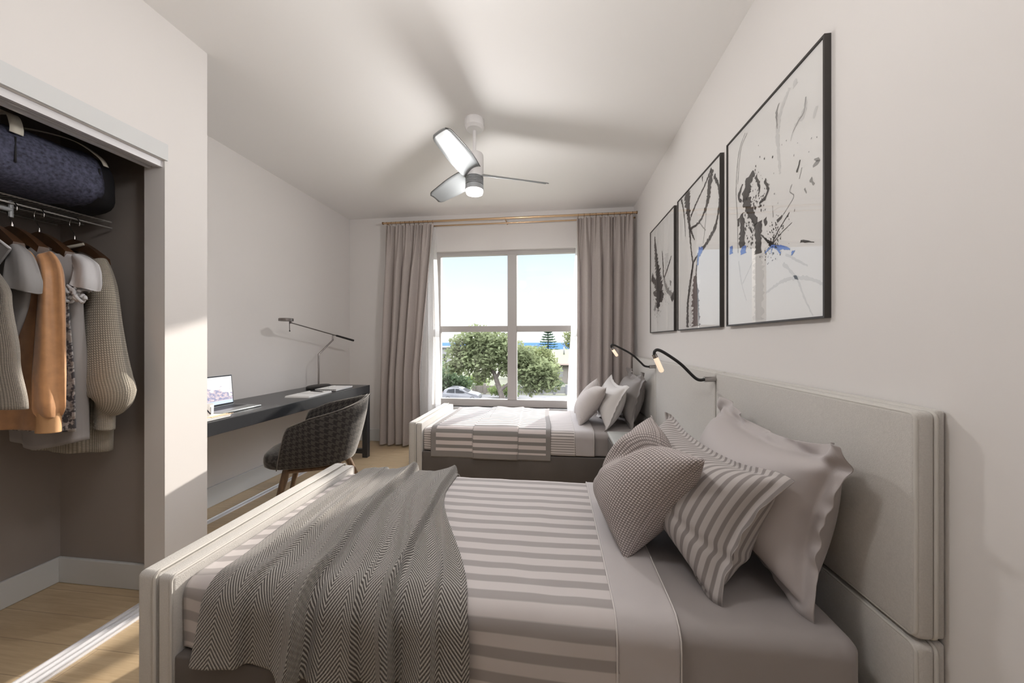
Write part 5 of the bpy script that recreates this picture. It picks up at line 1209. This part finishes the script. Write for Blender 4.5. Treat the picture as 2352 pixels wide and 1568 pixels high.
# parked hatchback, side on, nose to the right
cx_, cy_ = at(1061, 37.0); car = empty('car', (cx_, cy_, GZ + 0.02), 'silver hatchback parked in the street below the window', 'car', rz=0.03)
prof = [(-1.98, .38), (-2.02, .62), (-1.98, .88), (-1.86, 1.02), (-1.66, 1.30), (-1.35, 1.44), (-0.7, 1.50), (-0.1, 1.47), (0.30, 1.32), (0.78, 1.04), (1.10, .96), (1.60, .86), (1.92, .72), (2.02, .50), (1.98, .30), (1.60, .24), (-1.6, .24)]
V = []; F = []; n = len(prof)
ws = [-0.84, -0.80, 0.80, 0.84]
def halfw(z): return 0.84 - 0.20 * smooth((z - 0.92) / 0.6)
for sgn in (-1, 1):
    for (px, pz) in prof: V.append((px, sgn * halfw(pz), pz))
for i in range(n): F.append((i, (i + 1) % n, n + (i + 1) % n, n + i))
F.append(tuple(range(n))[::-1]); F.append(tuple(range(n, 2 * n)))
G().add(V, F).build('body', 'carpaint', car, local=True, bevel=0.05)
def win(pts, nm='side_window'):
    V = [(px, -halfw(pz) - 0.012, pz) for px, pz in pts]; V += [(px, -halfw(pz) + 0.01, pz) for px, pz in pts]; k = len(pts)
    G().add(V, [tuple(range(k)), tuple(range(k, 2 * k))[::-1]] + [(i, (i + 1) % k, k + (i + 1) % k, k + i) for i in range(k)]).build(nm, 'carglass', car, local=True)
win([(-1.45, 1.02), (-1.30, 1.30), (-0.62, 1.38), (-0.60, 1.00)]); win([(-0.50, 1.00), (-0.52, 1.38), (-0.10, 1.36), (0.22, 1.22), (0.48, .99)])
V = [(0.24, -.60, 1.35), (0.24, .60, 1.35), (0.80, .72, 1.05), (0.80, -.72, 1.05)]
mesh('windscreen', V, [(0, 1, 2, 3)], 'carglass', car, smooth=False, local=True, solid=0.02, soff=0)
for px in (-1.28, 1.28):
    wv = G().lathe((px, -0.86, 0.32), [(0.05, 0), (0.31, 0.0), (0.32, 0.03), (0.32, 0.19), (0.05, 0.2)], 24, axis='y').build('wheel', 'tyre', car, local=True, smooth='auto')
    G().lathe((px, -0.875, 0.32), [(0.03, 0), (0.20, 0.0), (0.20, 0.02)], 16, axis='y').build('hubcap', 'rim', wv, local=True, smooth='auto')
    G().lathe((px, 0.66, 0.32), [(0.05, 0), (0.32, 0.0), (0.32, 0.2), (0.05, 0.2)], 24, axis='y').build('wheel', 'tyre', car, local=True, smooth='auto')
G().rbox((-2.03, -.80, .82), (-1.90, -.60, 1.05), .02, 2).build('tail_light', 'taillight', car, local=True)
G().rbox((1.70, -.82, .62), (1.96, -.60, .76), .02, 2).build('headlight', 'chrome', car, local=True)
for s in (-.55, .55): G().tube([(-1.2, s, 1.50), (-1.1, s, 1.545), (-0.3, s, 1.535), (-0.2, s, 1.48)], 0.025, 6).build('roof_rail', 'tyre', car, local=True, smooth=True)

# front fences across the street
def fence(u0, u1, d, h, mat, lab, npost, pick):
    x0, y0_ = at(u0, d); x1, y1_ = at(u1, d); o = empty('street_fence', ((x0 + x1) / 2, (y0_ + y1_) / 2, GZ), lab, 'fence')
    for k in range(npost):
        t_ = k / (npost - 1); px = x0 + (x1 - x0) * t_; py = y0_ + (y1_ - y0_) * t_
        G().rbox((px - .16, py - .16, GZ), (px + .16, py + .16, GZ + h), .02, 2).build('post', mat, o)
    g = G(); N = int(pick * (npost - 1))
    for k in range(N):
        t_ = (k + .5) / N; px = x0 + (x1 - x0) * t_; py = y0_ + (y1_ - y0_) * t_; g.box((px - .05, py - .02, GZ + .1), (px + .05, py + .02, GZ + h * .8))
    ang = Vector((x1 - x0, y1_ - y0_, 0)).normalized(); nrm = Vector((-ang.y, ang.x, 0)) * .03
    for z in (GZ + .25, GZ + h * .68):
        a = Vector((x0, y0_, z)); b_ = Vector((x1, y1_, z)); g.tube([a + nrm, b_ + nrm], 0.035, 6)
    g.build('pickets', mat, o)
fence(1088, 1165, 42.2, 1.25, 'fencewood', 'pale picket fence with posts behind the gum tree trunk', 4, 12)
fence(1188, 1330, 41.8, 1.15, 'fencegrey', 'grey paled fence in the right window pane', 6, 12)
# houses
x, y = at(1330, 53); h = empty('house', (x, y, GZ), 'cream house with pale yellow roof at the right of the view', 'house')
G().box((x - 3.6, y, GZ), (x + 6, y + 7, GZ + 2.95)).build('walls', 'housewall', h)
G().add([(x - 4.6, y - .7, GZ + 2.9), (x + 7, y - .7, GZ + 2.9), (x + 7, y + 3.5, GZ + 4.9), (x - 4.0, y + 3.5, GZ + 4.9), (x - 4.6, y - .7, GZ + 3.0), (x + 7, y - .7, GZ + 3.0), (x + 7, y + 3.5, GZ + 5.0), (x - 4.0, y + 3.5, GZ + 5.0)],
        [(0, 3, 2, 1), (4, 5, 6, 7), (0, 1, 5, 4), (1, 2, 6, 5), (2, 3, 7, 6), (3, 0, 4, 7)]).build('roof', 'roofyellow', h)
G().box((x - 4.6, y - .82, GZ + 2.78), (x + 7, y - .70, GZ + 2.98)).build('gutter', 'gutter', h)
G().tube([(x - 1.6, y - .06, GZ), (x - 1.6, y - .06, GZ + 2.8)], .05, 8).build('downpipe', 'gutter', h, smooth=True)
G().tube([(x - 2.2, y + 2, GZ + 4.3), (x - 2.2, y + 2, GZ + 5.5)], .1, 8).build('flue', 'whitewall', h, smooth=True)
G().box((x - 3.3, y - .04, GZ + .9), (x - 2.4, y - .005, GZ + 2.2)).build('window', 'whitewall', h)
x, y = at(1012, 74); h = empty('house', (x, y, GZ), 'small white house with dark roof edge at the left of the view', 'house')
G().box((x - 4, y, GZ), (x + 2.2, y + 5, GZ + 4.9)).build('walls', 'whitewall', h)
G().box((x - 4.3, y - .3, GZ + 4.9), (x + 2.8, y + 5.3, GZ + 5.2)).build('roof', 'fencegrey', h, bevel=.03)
G().box((x + 0.7, y - .05, GZ + 2.0), (x + 1.3, y - .005, GZ + 3.6)).build('window', 'carglass', h)
x, y = at(1214, 84); tk = tag(G().box((x - .45, y, GZ + 3.3), (x + .45, y + .9, GZ + 4.55)).build('rooftop_tank', 'bluetank', bevel=.05), 'small blue box tower among the far trees', 'tank')
G().box((x - .35, y + .1, GZ), (x + .35, y + .8, GZ + 3.29)).build('stand', 'fencegrey', tk)
